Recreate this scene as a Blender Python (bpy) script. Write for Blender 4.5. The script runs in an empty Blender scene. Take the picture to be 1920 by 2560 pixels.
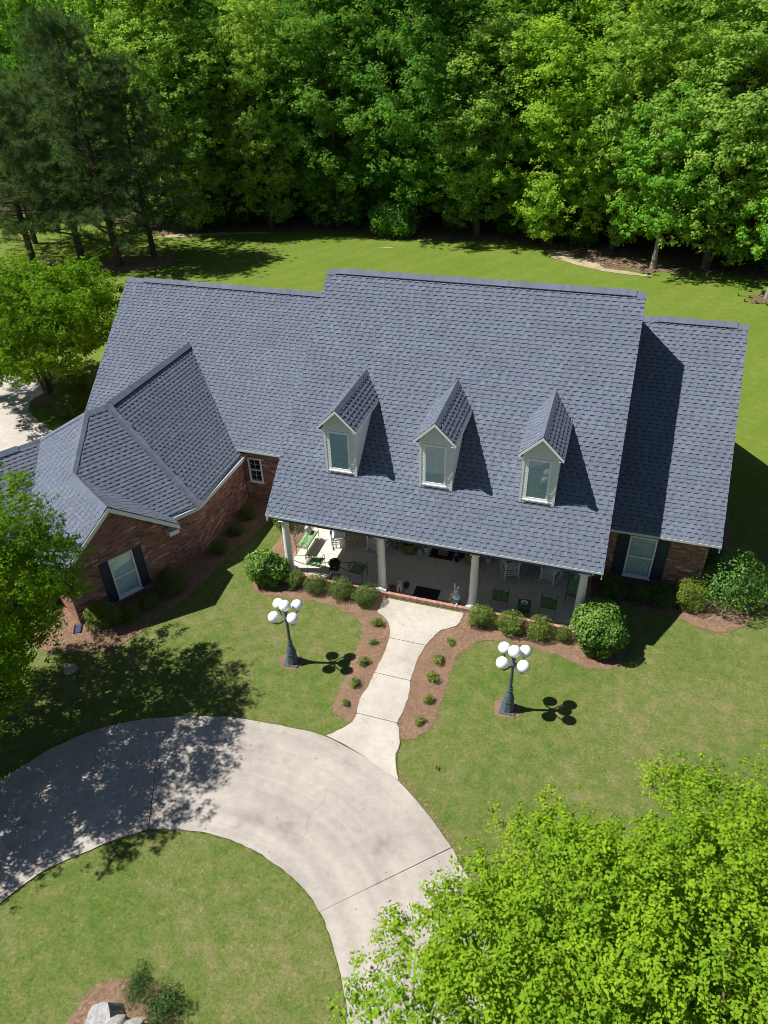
import bpy, math, random
import numpy as np
from mathutils import Vector, Matrix

R = math.radians
scene = bpy.context.scene

# ------------------------------------------------------------------ camera
cam_data = bpy.data.cameras.new('camera')
cam = bpy.data.objects.new('camera', cam_data)
scene.collection.objects.link(cam)
YAW, PIT, ROL = -0.32413, 0.62053, -0.02960
fw = Vector((math.sin(YAW)*math.cos(PIT), math.cos(YAW)*math.cos(PIT), -math.sin(PIT)))
rt = Vector((math.cos(YAW), -math.sin(YAW), 0)); up = rt.cross(fw)
r2 = rt*math.cos(ROL)+up*math.sin(ROL); u2 = -rt*math.sin(ROL)+up*math.cos(ROL)
CAM = Vector((10.158, -17.538, 17.1435))
cam.matrix_world = Matrix(((r2.x, u2.x, -fw.x, CAM.x), (r2.y, u2.y, -fw.y, CAM.y), (r2.z, u2.z, -fw.z, CAM.z), (0, 0, 0, 1)))
cam_data.sensor_fit = 'HORIZONTAL'; cam_data.sensor_width = 36.0
cam_data.lens = 1788.57/1920*36.0
cam_data.clip_start = 0.1; cam_data.clip_end = 2000
scene.camera = cam
scene.render.resolution_x = 768; scene.render.resolution_y = 1024

# ------------------------------------------------------------------ light
SUN = Vector((-0.6599, -0.1662, 1.0)).normalized()      # towards the sun
world = bpy.data.worlds.new('World'); scene.world = world; world.use_nodes = True
wn = world.node_tree.nodes; wl = world.node_tree.links
bgn = wn['Background']
sky = wn.new('ShaderNodeTexSky'); sky.sky_type = 'NISHITA'; sky.sun_disc = False
sky.sun_elevation = math.asin(SUN.z); sky.sun_rotation = math.atan2(SUN.x, SUN.y)
sky.air_density = 0.85; sky.dust_density = 0.25; sky.ozone_density = 1.5
wl.new(sky.outputs[0], bgn.inputs['Color']); bgn.inputs['Strength'].default_value = 0.05
sl = bpy.data.lights.new('sun', 'SUN'); sl.energy = 5.0; sl.angle = R(0.53); sl.color = (1.0, 0.982, 0.955)
so = bpy.data.objects.new('sun', sl); scene.collection.objects.link(so)
so.rotation_euler = (-SUN).to_track_quat('-Z', 'Y').to_euler()
so.location = (-30, -10, 50)
vs = scene.view_settings
vs.view_transform = 'Standard'; vs.look = 'None'; vs.exposure = 0.5; vs.gamma = 1.0
vs.use_curve_mapping = False
scene.cycles.pixel_filter_type = 'BLACKMAN_HARRIS'; scene.cycles.filter_width = 0.9
scene.cycles.max_bounces = 6; scene.cycles.transparent_max_bounces = 8
scene.cycles.diffuse_bounces = 3; scene.cycles.glossy_bounces = 3

# ------------------------------------------------------------------ helpers
COL = scene.collection
rng = np.random.default_rng(7)
random.seed(7)

def link(o, parent=None):
    COL.objects.link(o)
    if parent is not None: o.parent = parent
    return o

def tag(o, label=None, cat=None, group=None, kind=None):
    if label: o['label'] = label
    if cat: o['category'] = cat
    if group: o['group'] = group
    if kind: o['kind'] = kind
    return o

def empty(name, loc=(0, 0, 0), rz=0.0, label=None, cat=None, group=None):
    o = bpy.data.objects.new(name, None); o.empty_display_size = 0.2
    COL.objects.link(o); o.location = loc; o.rotation_euler = (0, 0, rz)
    return tag(o, label, cat, group)

def copy_tree(src, loc, rz=0.0, sc=None, label=None, group=None, name=None):
    def cp(o, parent):
        c = o.copy(); COL.objects.link(c); c.parent = parent
        for ch in list(o.children): cp(ch, c)
        return c
    c = cp(src, None)
    c.location = loc; c.rotation_euler = (0, 0, rz)
    if sc is not None: c.scale = sc if hasattr(sc, '__len__') else (sc, sc, sc)
    if label: c['label'] = label
    if group: c['group'] = group
    if name: c.name = name
    return c

def np_mesh(name, V, F, col=None, mats=(), smooth=False, mi=None):
    """V (n,3), F (m,k) equal sided faces, col (m,3) per face"""
    V = np.asarray(V, np.float32); F = np.asarray(F, np.int32)
    m = bpy.data.meshes.new(name)
    k = F.shape[1]
    m.vertices.add(len(V)); m.vertices.foreach_set('co', V.ravel())
    m.loops.add(F.size); m.loops.foreach_set('vertex_index', F.ravel())
    m.polygons.add(len(F))
    m.polygons.foreach_set('loop_start', np.arange(0, F.size, k, dtype=np.int32))
    m.polygons.foreach_set('loop_total', np.full(len(F), k, np.int32))
    if mi is not None: m.polygons.foreach_set('material_index', np.asarray(mi, np.int32))
    if smooth: m.polygons.foreach_set('use_smooth', np.ones(len(F), bool))
    m.update(calc_edges=True)
    if col is not None:
        a = m.color_attributes.new('Col', 'FLOAT_COLOR', 'CORNER')
        c = np.ones((F.size, 4), np.float32); c[:, :3] = np.repeat(np.asarray(col, np.float32), k, axis=0)
        a.data.foreach_set('color', c.ravel())
    for x in mats: m.materials.append(x)
    return m

class MB:
    """collects faces and links them as ONE mesh object"""
    def __init__(s): s.V = []; s.F = []; s.C = []; s.M = []; s.S = []
    def face(s, pts, col=(1, 1, 1), mi=0, sm=False):
        i = len(s.V); s.V.extend([tuple(p) for p in pts]); s.F.append(tuple(range(i, i+len(pts)))); s.C.append(col); s.M.append(mi); s.S.append(sm)
        return s
    def mesh_faces(s, V, F, col=(1, 1, 1), mi=0, sm=False):
        i = len(s.V); s.V.extend([tuple(p) for p in V])
        for f in F: s.F.append(tuple(i+a for a in f)); s.C.append(col); s.M.append(mi); s.S.append(sm)
        return s
    def box(s, x0, x1, y0, y1, z0, z1, col=(1, 1, 1), mi=0, X=None):
        V = [Vector((x, y, z)) for z in (z0, z1) for y in (y0, y1) for x in (x0, x1)]
        if X is not None: V = [X @ v for v in V]
        return s.mesh_faces(V, [(0, 2, 3, 1), (4, 5, 7, 6), (0, 1, 5, 4), (2, 6, 7, 3), (0, 4, 6, 2), (1, 3, 7, 5)], col, mi)
    def bar(s, a, b, w, h, col=(1, 1, 1), mi=0, upv=(0, 0, 1)):
        """box beam from a to b, width w (sideways) and height h (along upv)"""
        a = Vector(a); b = Vector(b); d = (b-a).normalized(); u = Vector(upv)
        sd = d.cross(u)
        if sd.length < 1e-4: sd = d.cross(Vector((1, 0, 0)))
        sd.normalize(); u = sd.cross(d).normalized()
        V = []
        for p in (a, b):
            for i, j in ((-1, -1), (1, -1), (1, 1), (-1, 1)): V.append(p+sd*(i*w/2)+u*(j*h/2))
        return s.mesh_faces(V, [(0, 3, 2, 1), (4, 5, 6, 7), (0, 1, 5, 4), (1, 2, 6, 5), (2, 3, 7, 6), (3, 0, 4, 7)], col, mi)
    def tube(s, pts, r, n=8, col=(1, 1, 1), mi=0, caps=True, sm=True):
        pts = [Vector(p) for p in pts]; k = len(pts)
        rr = r if hasattr(r, '__len__') else [r]*k
        V = []; F = []; prev = None
        for i, p in enumerate(pts):
            d = (pts[min(i+1, k-1)]-pts[max(i-1, 0)]).normalized()
            if prev is None:
                a = d.cross(Vector((0, 0, 1)))
                if a.length < 1e-3: a = d.cross(Vector((1, 0, 0)))
            else: a = prev-d*prev.dot(d)
            a.normalize(); prev = a; b = d.cross(a)
            for j in range(n):
                t = 2*math.pi*j/n; V.append(p+(a*math.cos(t)+b*math.sin(t))*rr[i])
        for i in range(k-1):
            for j in range(n):
                j2 = (j+1) % n; F.append((i*n+j, i*n+j2, (i+1)*n+j2, (i+1)*n+j))
        s.mesh_faces(V, F, col, mi, sm)
        if caps:
            s.face(V[:n][::-1], col, mi); s.face(V[-n:], col, mi)
        return s
    def lathe(s, prof, n=16, c=(0, 0, 0), col=(1, 1, 1), mi=0, sm=True, caps=True, rot0=0.0):
        V = []; F = []; k = len(prof); c = Vector(c)
        for (r, z) in prof:
            for j in range(n):
                t = 2*math.pi*j/n+rot0; V.append(c+Vector((r*math.cos(t), r*math.sin(t), z)))
        for i in range(k-1):
            for j in range(n):
                j2 = (j+1) % n; F.append((i*n+j, i*n+j2, (i+1)*n+j2, (i+1)*n+j))
        s.mesh_faces(V, F, col, mi, sm)
        if caps:
            s.face(V[:n][::-1], col, mi); s.face(V[-n:], col, mi)
        return s
    def ball(s, c, r, n=16, m=10, col=(1, 1, 1), mi=0, sc=(1, 1, 1), f=None):
        c = Vector(c); V = [c+Vector((0, 0, -r*sc[2]))]; F = []
        for i in range(1, m):
            ph = -math.pi/2+math.pi*i/m
            for j in range(n):
                t = 2*math.pi*j/n
                d = Vector((math.cos(ph)*math.cos(t), math.cos(ph)*math.sin(t), math.sin(ph)))
                k = r*(f(d) if f else 1)
                V.append(c+Vector((d.x*sc[0], d.y*sc[1], d.z*sc[2]))*k)
        V.append(c+Vector((0, 0, r*sc[2]))); L = len(V)-1
        for j in range(n): F.append((0, 1+(j+1) % n, 1+j)); F.append((L, L-n+j, L-n+(j+1) % n))
        for i in range(m-2):
            for j in range(n):
                j2 = (j+1) % n; F.append((1+i*n+j, 1+i*n+j2, 1+(i+1)*n+j2, 1+(i+1)*n+j))
        return s.mesh_faces(V, F, col, mi, True)
    def prism(s, poly, z0, z1, col=(1, 1, 1), mi=0):
        """vertical prism from a ccw xy polygon"""
        n = len(poly)
        V = [(x, y, z0) for x, y in poly]+[(x, y, z1) for x, y in poly]
        F = [tuple(range(n))[::-1], tuple(range(n, 2*n))]+[(i, (i+1) % n, n+(i+1) % n, n+i) for i in range(n)]
        return s.mesh_faces(V, F, col, mi)
    def mesh(s, name, mats):
        m = bpy.data.meshes.new(name)
        m.from_pydata(s.V, [], s.F)
        a = m.color_attributes.new('Col', 'FLOAT_COLOR', 'CORNER')
        out = []
        for f, c in zip(s.F, s.C): out.extend((c[0], c[1], c[2], 1.0)*len(f))
        a.data.foreach_set('color', np.array(out, np.float32))
        m.polygons.foreach_set('material_index', np.array(s.M, np.int32))
        m.polygons.foreach_set('use_smooth', np.array(s.S, bool))
        for x in (mats if isinstance(mats, (list, tuple)) else [mats]): m.materials.append(x)
        m.update(); return m
    def build(s, name, mats, parent=None, bevel=0.0, **kw):
        o = bpy.data.objects.new(name, s.mesh(name, mats)); link(o, parent)
        if bevel:
            b = o.modifiers.new('bevel', 'BEVEL'); b.width = bevel; b.segments = 2; b.limit_method = 'ANGLE'
        return tag(o, **kw)

def inpoly(P, poly):
    x = P[:, 0]; y = P[:, 1]; ins = np.zeros(len(P), bool); n = len(poly); j = n-1
    for i in range(n):
        xi, yi = poly[i]; xj, yj = poly[j]
        c = ((yi > y) != (yj > y)) & (x < (xj-xi)*(y-yi)/((yj-yi) or 1e-9)+xi)
        ins ^= c; j = i
    return ins

def spline(pts, n=8, closed=False):
    P = [np.array(p, float) for p in pts]; out = []; N = len(P)
    for i in range(N if closed else N-1):
        g = (lambda k: P[k % N]) if closed else (lambda k: P[min(max(k, 0), N-1)])
        p0, p1, p2, p3 = g(i-1), g(i), g(i+1), g(i+2)
        for t in np.linspace(0, 1, n, endpoint=False):
            out.append(0.5*((2*p1)+(-p0+p2)*t+(2*p0-5*p1+4*p2-p3)*t*t+(-p0+3*p1-3*p2+p3)*t**3))
    if not closed: out.append(P[-1])
    return [tuple(p) for p in out]

def jitter(pts, a):
    return [tuple(np.array(p)+rng.normal(0, a, 2)) for p in pts]

# ------------------------------------------------------------------ materials
def newmat(name):
    m = bpy.data.materials.new(name); m.use_nodes = True
    nt = m.node_tree; b = nt.nodes['Principled BSDF']
    return m, nt, b

def noise(nt, scale, detail=4, rough=0.55, coord='Object', vec=None, stretch=None):
    n = nt.nodes.new('ShaderNodeTexNoise'); n.inputs['Scale'].default_value = scale
    n.inputs['Detail'].default_value = detail; n.inputs['Roughness'].default_value = rough
    tc = nt.nodes.new('ShaderNodeTexCoord'); src = tc.outputs[coord]
    if stretch:
        mp = nt.nodes.new('ShaderNodeMapping'); mp.inputs['Scale'].default_value = stretch
        nt.links.new(src, mp.inputs['Vector']); src = mp.outputs[0]
    nt.links.new(src, n.inputs['Vector'])
    return n

def ramp(nt, src, stops):
    r = nt.nodes.new('ShaderNodeValToRGB'); e = r.color_ramp.elements
    while len(e) > 1: e.remove(e[-1])
    e[0].position = stops[0][0]; e[0].color = (*stops[0][1], 1)
    for p, c in stops[1:]:
        k = e.new(p); k.color = (*c, 1)
    nt.links.new(src, r.inputs['Fac']); return r

def mixc(nt, a, b, fac, mode='MIX'):
    m = nt.nodes.new('ShaderNodeMix'); m.data_type = 'RGBA'; m.blend_type = mode; m.clamp_factor = True
    for s, v in ((m.inputs['Factor'], fac), (m.inputs['A'], a), (m.inputs['B'], b)):
        if hasattr(v, 'links'): nt.links.new(v, s)
        elif isinstance(v, (int, float)): s.default_value = v
        else: s.default_value = (*v, 1)
    return m.outputs['Result']

def bump(nt, b, src, strength=0.3, dist=0.01):
    k = nt.nodes.new('ShaderNodeBump'); k.inputs['Strength'].default_value = strength; k.inputs['Distance'].default_value = dist
    nt.links.new(src, k.inputs['Height']); nt.links.new(k.outputs[0], b.inputs['Normal'])

def g3(v): return (v, v, v)

def plain(name, col, rough=0.55, var=0.12, scale=12, bmp=0.0, attr=False, spec=0.4, metal=0.0, coord='Object', fine=None):
    """colour with soft cloudy wear; attr multiplies by the per piece colour"""
    m, nt, b = newmat(name)
    n = noise(nt, scale, 5, 0.6, coord)
    r = ramp(nt, n.outputs['Fac'], [(0.25, g3(1-var)), (0.75, g3(1+var))])
    c = mixc(nt, col, r.outputs['Color'], 1.0, 'MULTIPLY')
    if fine:
        n2 = noise(nt, fine[0], 2, 0.7, coord)
        r2_ = ramp(nt, n2.outputs['Fac'], [(0.3, g3(1-fine[1])), (0.7, g3(1+fine[1]))])
        c = mixc(nt, c, r2_.outputs['Color'], 1.0, 'MULTIPLY')
    if attr:
        a = nt.nodes.new('ShaderNodeAttribute'); a.attribute_name = 'Col'
        c = mixc(nt, c, a.outputs['Color'], 1.0, 'MULTIPLY')
    nt.links.new(c, b.inputs['Base Color'])
    b.inputs['Roughness'].default_value = rough; b.inputs['Specular IOR Level'].default_value = spec; b.inputs['Metallic'].default_value = metal
    if bmp: bump(nt, b, n.outputs['Fac'], bmp, 0.01)
    return m

def leafmat(name, col, trans=0.35, tcol=None, gloss=0.0, rough=0.5):
    m, nt, b = newmat(name)
    a = nt.nodes.new('ShaderNodeAttribute'); a.attribute_name = 'Col'
    oi = nt.nodes.new('ShaderNodeObjectInfo')
    rr = ramp(nt, oi.outputs['Random'], [(0.0, (0.82, 0.86, 0.8)), (0.5, (1, 1, 1)), (1.0, (1.16, 1.1, 0.95))])
    c = mixc(nt, col, a.outputs['Color'], 1.0, 'MULTIPLY')
    c = mixc(nt, c, rr.outputs['Color'], 1.0, 'MULTIPLY')
    d = nt.nodes.new('ShaderNodeBsdfDiffuse'); nt.links.new(c, d.inputs['Color'])
    t = nt.nodes.new('ShaderNodeBsdfTranslucent')
    tc = mixc(nt, c, tcol or (1.25, 1.2, 0.55), 1.0, 'MULTIPLY'); nt.links.new(tc, t.inputs['Color'])
    mx = nt.nodes.new('ShaderNodeMixShader'); mx.inputs[0].default_value = trans
    nt.links.new(d.outputs[0], mx.inputs[1]); nt.links.new(t.outputs[0], mx.inputs[2])
    last = mx.outputs[0]
    if gloss:
        g = nt.nodes.new('ShaderNodeBsdfGlossy'); g.inputs['Roughness'].default_value = rough
        m2 = nt.nodes.new('ShaderNodeMixShader'); m2.inputs[0].default_value = gloss
        nt.links.new(last, m2.inputs[1]); nt.links.new(g.outputs[0], m2.inputs[2]); last = m2.outputs[0]
    nt.links.new(last, nt.nodes['Material Output'].inputs['Surface'])
    return m

# lawn: same world-space pattern for the sheet and for the blades on it
def lawnmat(name, blades=False):
    m, nt, b = newmat(name)
    big = noise(nt, 0.22, 4, 0.6); mid = noise(nt, 2.4, 7, 0.72); fin = noise(nt, 11, 6, 0.85); vf = noise(nt, 34, 3, 0.8)
    c1 = ramp(nt, mid.outputs['Fac'], [(0.28, (0.068, 0.120, 0.020)), (0.48, (0.108, 0.142, 0.031)), (0.70, (0.182, 0.170, 0.066))])
    c2 = ramp(nt, fin.outputs['Fac'], [(0.30, (0.60, 0.70, 0.50)), (0.50, (1, 1, 1)), (0.68, (1.50, 1.32, 1.55))])
    c3 = ramp(nt, big.outputs['Fac'], [(0.35, (0.80, 0.96, 0.72)), (0.65, (1.24, 1.10, 1.35))])
    c4 = ramp(nt, vf.outputs['Fac'], [(0.32, (0.72, 0.76, 0.68)), (0.66, (1.26, 1.22, 1.3))])
    c = mixc(nt, c1.outputs['Color'], c2.outputs['Color'], 1.0, 'MULTIPLY')
    c = mixc(nt, c, c3.outputs['Color'], 1.0, 'MULTIPLY'); c = mixc(nt, c, c4.outputs['Color'], 1.0, 'MULTIPLY')
    # the back yard is a greener, denser turf
    geo = nt.nodes.new('ShaderNodeNewGeometry'); sp = nt.nodes.new('ShaderNodeSeparateXYZ'); nt.links.new(geo.outputs['Position'], sp.inputs[0])
    mr = nt.nodes.new('ShaderNodeMapRange'); mr.inputs['From Min'].default_value = 4.0; mr.inputs['From Max'].default_value = 11.0
    nt.links.new(sp.outputs['Y'], mr.inputs['Value'])
    mow = nt.nodes.new('ShaderNodeTexWave'); mow.inputs['Scale'].default_value = 0.16; mow.inputs['Distortion'].default_value = 2.0; mow.inputs['Detail'].default_value = 3
    mp = nt.nodes.new('ShaderNodeMapping'); mp.inputs['Rotation'].default_value = (0, 0, 0.5); tc = nt.nodes.new('ShaderNodeTexCoord')
    nt.links.new(tc.outputs['Object'], mp.inputs['Vector']); nt.links.new(mp.outputs[0], mow.inputs['Vector'])
    mw = ramp(nt, mow.outputs['Fac'], [(0.2, (0.94, 0.97, 0.9)), (0.8, (1.06, 1.04, 1.08))])
    back = mixc(nt, c, (1.05, 1.12, 0.66), 1.0, 'MULTIPLY'); back = mixc(nt, back, mw.outputs['Color'], 1.0, 'MULTIPLY')
    back = mixc(nt, back, (0.128, 0.190, 0.026), 0.45)
    c = mixc(nt, c, back, mr.outputs['Result'])
    if blades:
        a = nt.nodes.new('ShaderNodeAttribute'); a.attribute_name = 'Col'
        c = mixc(nt, c, a.outputs['Color'], 1.0, 'MULTIPLY')
    nt.links.new(c, b.inputs['Base Color']); b.inputs['Roughness'].default_value = 0.9; b.inputs['Specular IOR Level'].default_value = 0.1
    if not blades: bump(nt, b, fin.outputs['Fac'], 0.5, 0.03)
    return m

def concretemat(name, light, dark, speck=0.12, rings=False):
    m, nt, b = newmat(name)
    big = noise(nt, 0.55, 6, 0.62); mid = noise(nt, 4, 5, 0.7); fin = noise(nt, 55, 3, 0.7); brm = noise(nt, 2.5, 4, 0.6, stretch=(1.0, 9.0, 1.0))
    c = ramp(nt, big.outputs['Fac'], [(0.32, dark), (0.62, light)]).outputs['Color']
    c = mixc(nt, c, ramp(nt, mid.outputs['Fac'], [(0.3, g3(0.9)), (0.7, g3(1.07))]).outputs['Color'], 1.0, 'MULTIPLY')
    c = mixc(nt, c, ramp(nt, fin.outputs['Fac'], [(0.3, g3(1-speck)), (0.7, g3(1+speck))]).outputs['Color'], 1.0, 'MULTIPLY')
    c = mixc(nt, c, ramp(nt, brm.outputs['Fac'], [(0.3, g3(0.95)), (0.7, g3(1.04))]).outputs['Color'], 1.0, 'MULTIPLY')
    if rings:      # tyre and broom marks that follow the loop
        tc = nt.nodes.new('ShaderNodeTexCoord'); sub_ = nt.nodes.new('ShaderNodeVectorMath'); sub_.operation = 'DISTANCE'; sub_.inputs[1].default_value = (3.0, -13.2, 0)
        nt.links.new(tc.outputs['Object'], sub_.inputs[0]); rn = nt.nodes.new('ShaderNodeTexNoise'); rn.noise_dimensions = '1D'; rn.inputs['Scale'].default_value = 3.2; rn.inputs['Detail'].default_value = 6
        nt.links.new(sub_.outputs['Value'], rn.inputs['W']); c = mixc(nt, c, ramp(nt, rn.outputs['Fac'], [(0.3, g3(0.93)), (0.7, g3(1.05))]).outputs['Color'], 1.0, 'MULTIPLY')
        st = noise(nt, 1.1, 3, 0.5); c = mixc(nt, c, ramp(nt, st.outputs['Fac'], [(0.22, (0.72, 0.70, 0.68)), (0.36, (1, 1, 1))]).outputs['Color'], 1.0, 'MULTIPLY')
    nt.links.new(c, b.inputs['Base Color']); b.inputs['Roughness'].default_value = 0.85; b.inputs['Specular IOR Level'].default_value = 0.2
    bump(nt, b, fin.outputs['Fac'], 0.25, 0.004)
    return m

def littermat(name, a, bcol, c2):
    m, nt, b = newmat(name)
    f1 = noise(nt, 26, 4, 0.75, stretch=(1, 3.5, 1)); f2 = noise(nt, 24, 4, 0.75, stretch=(3.5, 1, 1)); big = noise(nt, 1.3, 4, 0.6)
    x = ramp(nt, f1.outputs['Fac'], [(0.3, a), (0.5, bcol), (0.72, c2)]).outputs['Color']
    y = ramp(nt, f2.outputs['Fac'], [(0.3, g3(0.72)), (0.7, g3(1.25))]).outputs['Color']
    z = ramp(nt, big.outputs['Fac'], [(0.3, g3(0.82)), (0.7, g3(1.15))]).outputs['Color']
    c = mixc(nt, mixc(nt, x, y, 1.0, 'MULTIPLY'), z, 1.0, 'MULTIPLY')
    nt.links.new(c, b.inputs['Base Color']); b.inputs['Roughness'].default_value = 0.95; b.inputs['Specular IOR Level'].default_value = 0.1
    bump(nt, b, f1.outputs['Fac'], 0.7, 0.03)
    return m

def glassmat(name, tint=(0.92, 0.97, 1.0), refl=0.10):
    m, nt, b = newmat(name)
    t = nt.nodes.new('ShaderNodeBsdfTransparent'); t.inputs['Color'].default_value = (*tint, 1)
    g = nt.nodes.new('ShaderNodeBsdfGlossy'); g.inputs['Roughness'].default_value = 0.015
    lw = nt.nodes.new('ShaderNodeFresnel'); lw.inputs['IOR'].default_value = 1.5
    ma = nt.nodes.new('ShaderNodeMath'); ma.operation = 'ADD'; ma.use_clamp = True; ma.inputs[1].default_value = refl*0.5
    nt.links.new(lw.outputs[0], ma.inputs[0])
    mx = nt.nodes.new('ShaderNodeMixShader'); nt.links.new(ma.outputs[0], mx.inputs[0])
    nt.links.new(t.outputs[0], mx.inputs[1]); nt.links.new(g.outputs[0], mx.inputs[2])
    nt.links.new(mx.outputs[0], nt.nodes['Material Output'].inputs['Surface'])
    return m

M = {}
M['lawn'] = lawnmat('lawn_turf'); M['blade'] = lawnmat('grass_blades', True)
M['drive'] = concretemat('drive_concrete', (0.435, 0.385, 0.335), (0.325, 0.286, 0.248), rings=True)
M['walk'] = concretemat('walk_concrete', (0.50, 0.45, 0.385), (0.40, 0.358, 0.305), 0.15)
M['porch'] = concretemat('porch_concrete', (0.60, 0.555, 0.48), (0.50, 0.46, 0.40))
M['dirt'] = plain('joint_dirt', (0.07, 0.06, 0.045), 0.95, 0.3, 9)
M['straw'] = littermat('pine_straw', (0.13, 0.078, 0.048), (0.255, 0.155, 0.098), (0.40, 0.27, 0.18))
M['litter'] = littermat('leaf_litter', (0.085, 0.055, 0.035), (0.17, 0.11, 0.07), (0.32, 0.23, 0.15))
M['sand'] = littermat('bare_soil', (0.28, 0.21, 0.13), (0.42, 0.33, 0.22), (0.52, 0.43, 0.3))
M['shingle'] = plain('asphalt_shingle', (1, 1, 1), 0.9, 0.10, 0.9, attr=True, spec=0.25, fine=(70, 0.12))
M['deck'] = plain('roof_deck', (0.10, 0.115, 0.15), 0.9, 0.1, 6)
M['brick'] = plain('fired_brick', (1, 1, 1), 0.85, 0.18, 14, attr=True, spec=0.2, fine=(60, 0.15))
M['mortar'] = plain('mortar', (0.50, 0.44, 0.39), 0.95, 0.2, 8, spec=0.1)
M['white'] = plain('white_paint', (0.80, 0.81, 0.80), 0.45, 0.05, 5)
M['vinyl'] = plain('cream_siding', (0.70, 0.715, 0.70), 0.5, 0.06, 5)
M['shutter'] = plain('navy_shutter_paint', (0.030, 0.042, 0.075), 0.5, 0.15, 7)
M['glass'] = glassmat('window_glass')
M['blind'] = plain('window_blind', (0.80, 0.91, 0.95), 0.6, 0.05, 4)  # white slats, with a little blue skylight mixed into the colour
M['skyblind'] = plain('dormer_blind_sky_tint', (0.74, 0.93, 1.0), 0.6, 0.05, 4)  # white dormer slats; the blue of the skylight is painted into them
M['fascia'] = plain('fascia_paint', (0.56, 0.60, 0.61), 0.5, 0.06, 5)
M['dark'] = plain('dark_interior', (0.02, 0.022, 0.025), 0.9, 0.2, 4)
M['lampiron'] = plain('lamp_iron_paint', (0.080, 0.102, 0.125), 0.45, 0.2, 14, bmp=0.1)
M['globe'] = plain('opal_globe', (0.86, 0.87, 0.88), 0.3, 0.03, 6, spec=0.5)
M['bark'] = plain('tree_bark', (0.11, 0.085, 0.065), 0.95, 0.35, 6, bmp=0.5, spec=0.1)
M['palebark'] = plain('pale_bark', (0.27, 0.25, 0.22), 0.95, 0.3, 5, bmp=0.5, spec=0.1)
M['pinebark'] = plain('pine_bark', (0.085, 0.06, 0.045), 0.95, 0.4, 6, bmp=0.5, spec=0.1)
M['greenmetal'] = plain('green_painted_metal', (0.055, 0.145, 0.060), 0.45, 0.15, 10)
M['greencush'] = plain('green_cushion', (0.24, 0.38, 0.18), 0.85, 0.12, 14, spec=0.1)
M['whitecush'] = plain('white_cushion', (0.72, 0.76, 0.76), 0.85, 0.06, 12, spec=0.1)
M['blackmetal'] = plain('black_metal', (0.015, 0.015, 0.017), 0.4, 0.2, 10)
M['rubber'] = plain('black_rubber', (0.018, 0.017, 0.016), 0.85, 0.3, 30, bmp=0.3)
M['leaf_broad'] = leafmat('broad_leaf', (0.205, 0.375, 0.068), 0.50)
M['leaf_front'] = leafmat('young_leaf', (0.205, 0.338, 0.026), 0.36, (1.15, 1.2, 0.45))
M['leaf_pine'] = leafmat('pine_needle', (0.115, 0.185, 0.075), 0.22)
M['leaf_shrub'] = leafmat('shrub_leaf', (0.085, 0.145, 0.028), 0.25, gloss=0.03)
M['leaf_gloss'] = leafmat('glossy_leaf', (0.095, 0.200, 0.024), 0.25, gloss=0.035, rough=0.5)
M['petal'] = leafmat('white_petal', (0.7, 0.7, 0.62), 0.2)
# ------------------------------------------------------------------ the ground
def sheet(name, poly, z, mat, kind='structure', parent=None):
    mb = MB(); mb.face([(x, y, z) for x, y in poly]); return mb.build(name, mat, parent, kind=kind)

gm = MB(); NX = 24
gx = np.linspace(-260, 260, NX); gy = np.linspace(-160, 300, NX)
for i in range(NX-1):
    for j in range(NX-1):
        gm.face([(gx[i], gy[j], 0), (gx[i+1], gy[j], 0), (gx[i+1], gy[j+1], 0), (gx[i], gy[j+1], 0)])
lawn = gm.build('lawn', M['lawn'], kind='structure')

# driveway loop: outer and inner edge, split at the two tooled joints
OUT_A = [(-4.3, -16.5), (-4.55, -14.0), (-4.45, -11.8), (-3.76, -9.76), (-3.18, -8.58), (-2.35, -7.59), (-1.27, -6.86), (-0.64, -6.60)]
INN_A = [(-1.2, -16.5), (-1.62, -14.6), (-1.62, -13.4), (-1.41, -12.43), (-0.90, -11.43), (-0.13, -10.65), (0.56, -10.06), (0.91, -9.78)]
OUT_B = [(-0.64, -6.60), (0.0, -6.35), (1.2, -6.02), (2.19, -5.90), (3.34, -5.82), (4.27, -5.84), (5.44, -6.13), (6.69, -6.63), (7.77, -7.42), (8.46, -8.02)]
INN_B = [(0.91, -9.78), (1.39, -9.63), (2.21, -9.46), (3.11, -9.42), (4.08, -9.56), (4.95, -9.84), (5.59, -10.16), (5.9, -10.40)]
OUT_C = [(8.46, -8.02), (9.18, -8.84), (9.58, -9.59), (9.91, -10.49), (10.14, -11.42), (10.2, -13.2), (9.9, -15.0), (9.3, -16.5)]
INN_C = [(5.9, -10.40), (6.16, -10.64), (6.68, -11.28), (7.03, -11.83), (7.25, -12.31), (7.4, -13.6), (7.2, -15.0), (6.8, -16.5)]

def resample(pts, n):
    P = np.array(spline(pts, 10)); d = np.r_[0, np.cumsum(np.linalg.norm(np.diff(P, axis=0), axis=1))]
    t = np.linspace(0, d[-1], n); return np.c_[np.interp(t, d, P[:, 0]), np.interp(t, d, P[:, 1])]

def slab_poly(outer, inner, n=34, gap0=0.0, gap1=0.0):
    o = resample(outer, n); i = resample(inner, n)
    o = o+rng.normal(0, 0.010, o.shape); i = i+rng.normal(0, 0.010, i.shape)
    for a in (o, i):
        if gap0: d = a[1]-a[0]; a[0] += d/np.linalg.norm(d)*gap0
        if gap1: d = a[-2]-a[-1]; a[-1] += d/np.linalg.norm(d)*gap1
    return o, i

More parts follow.
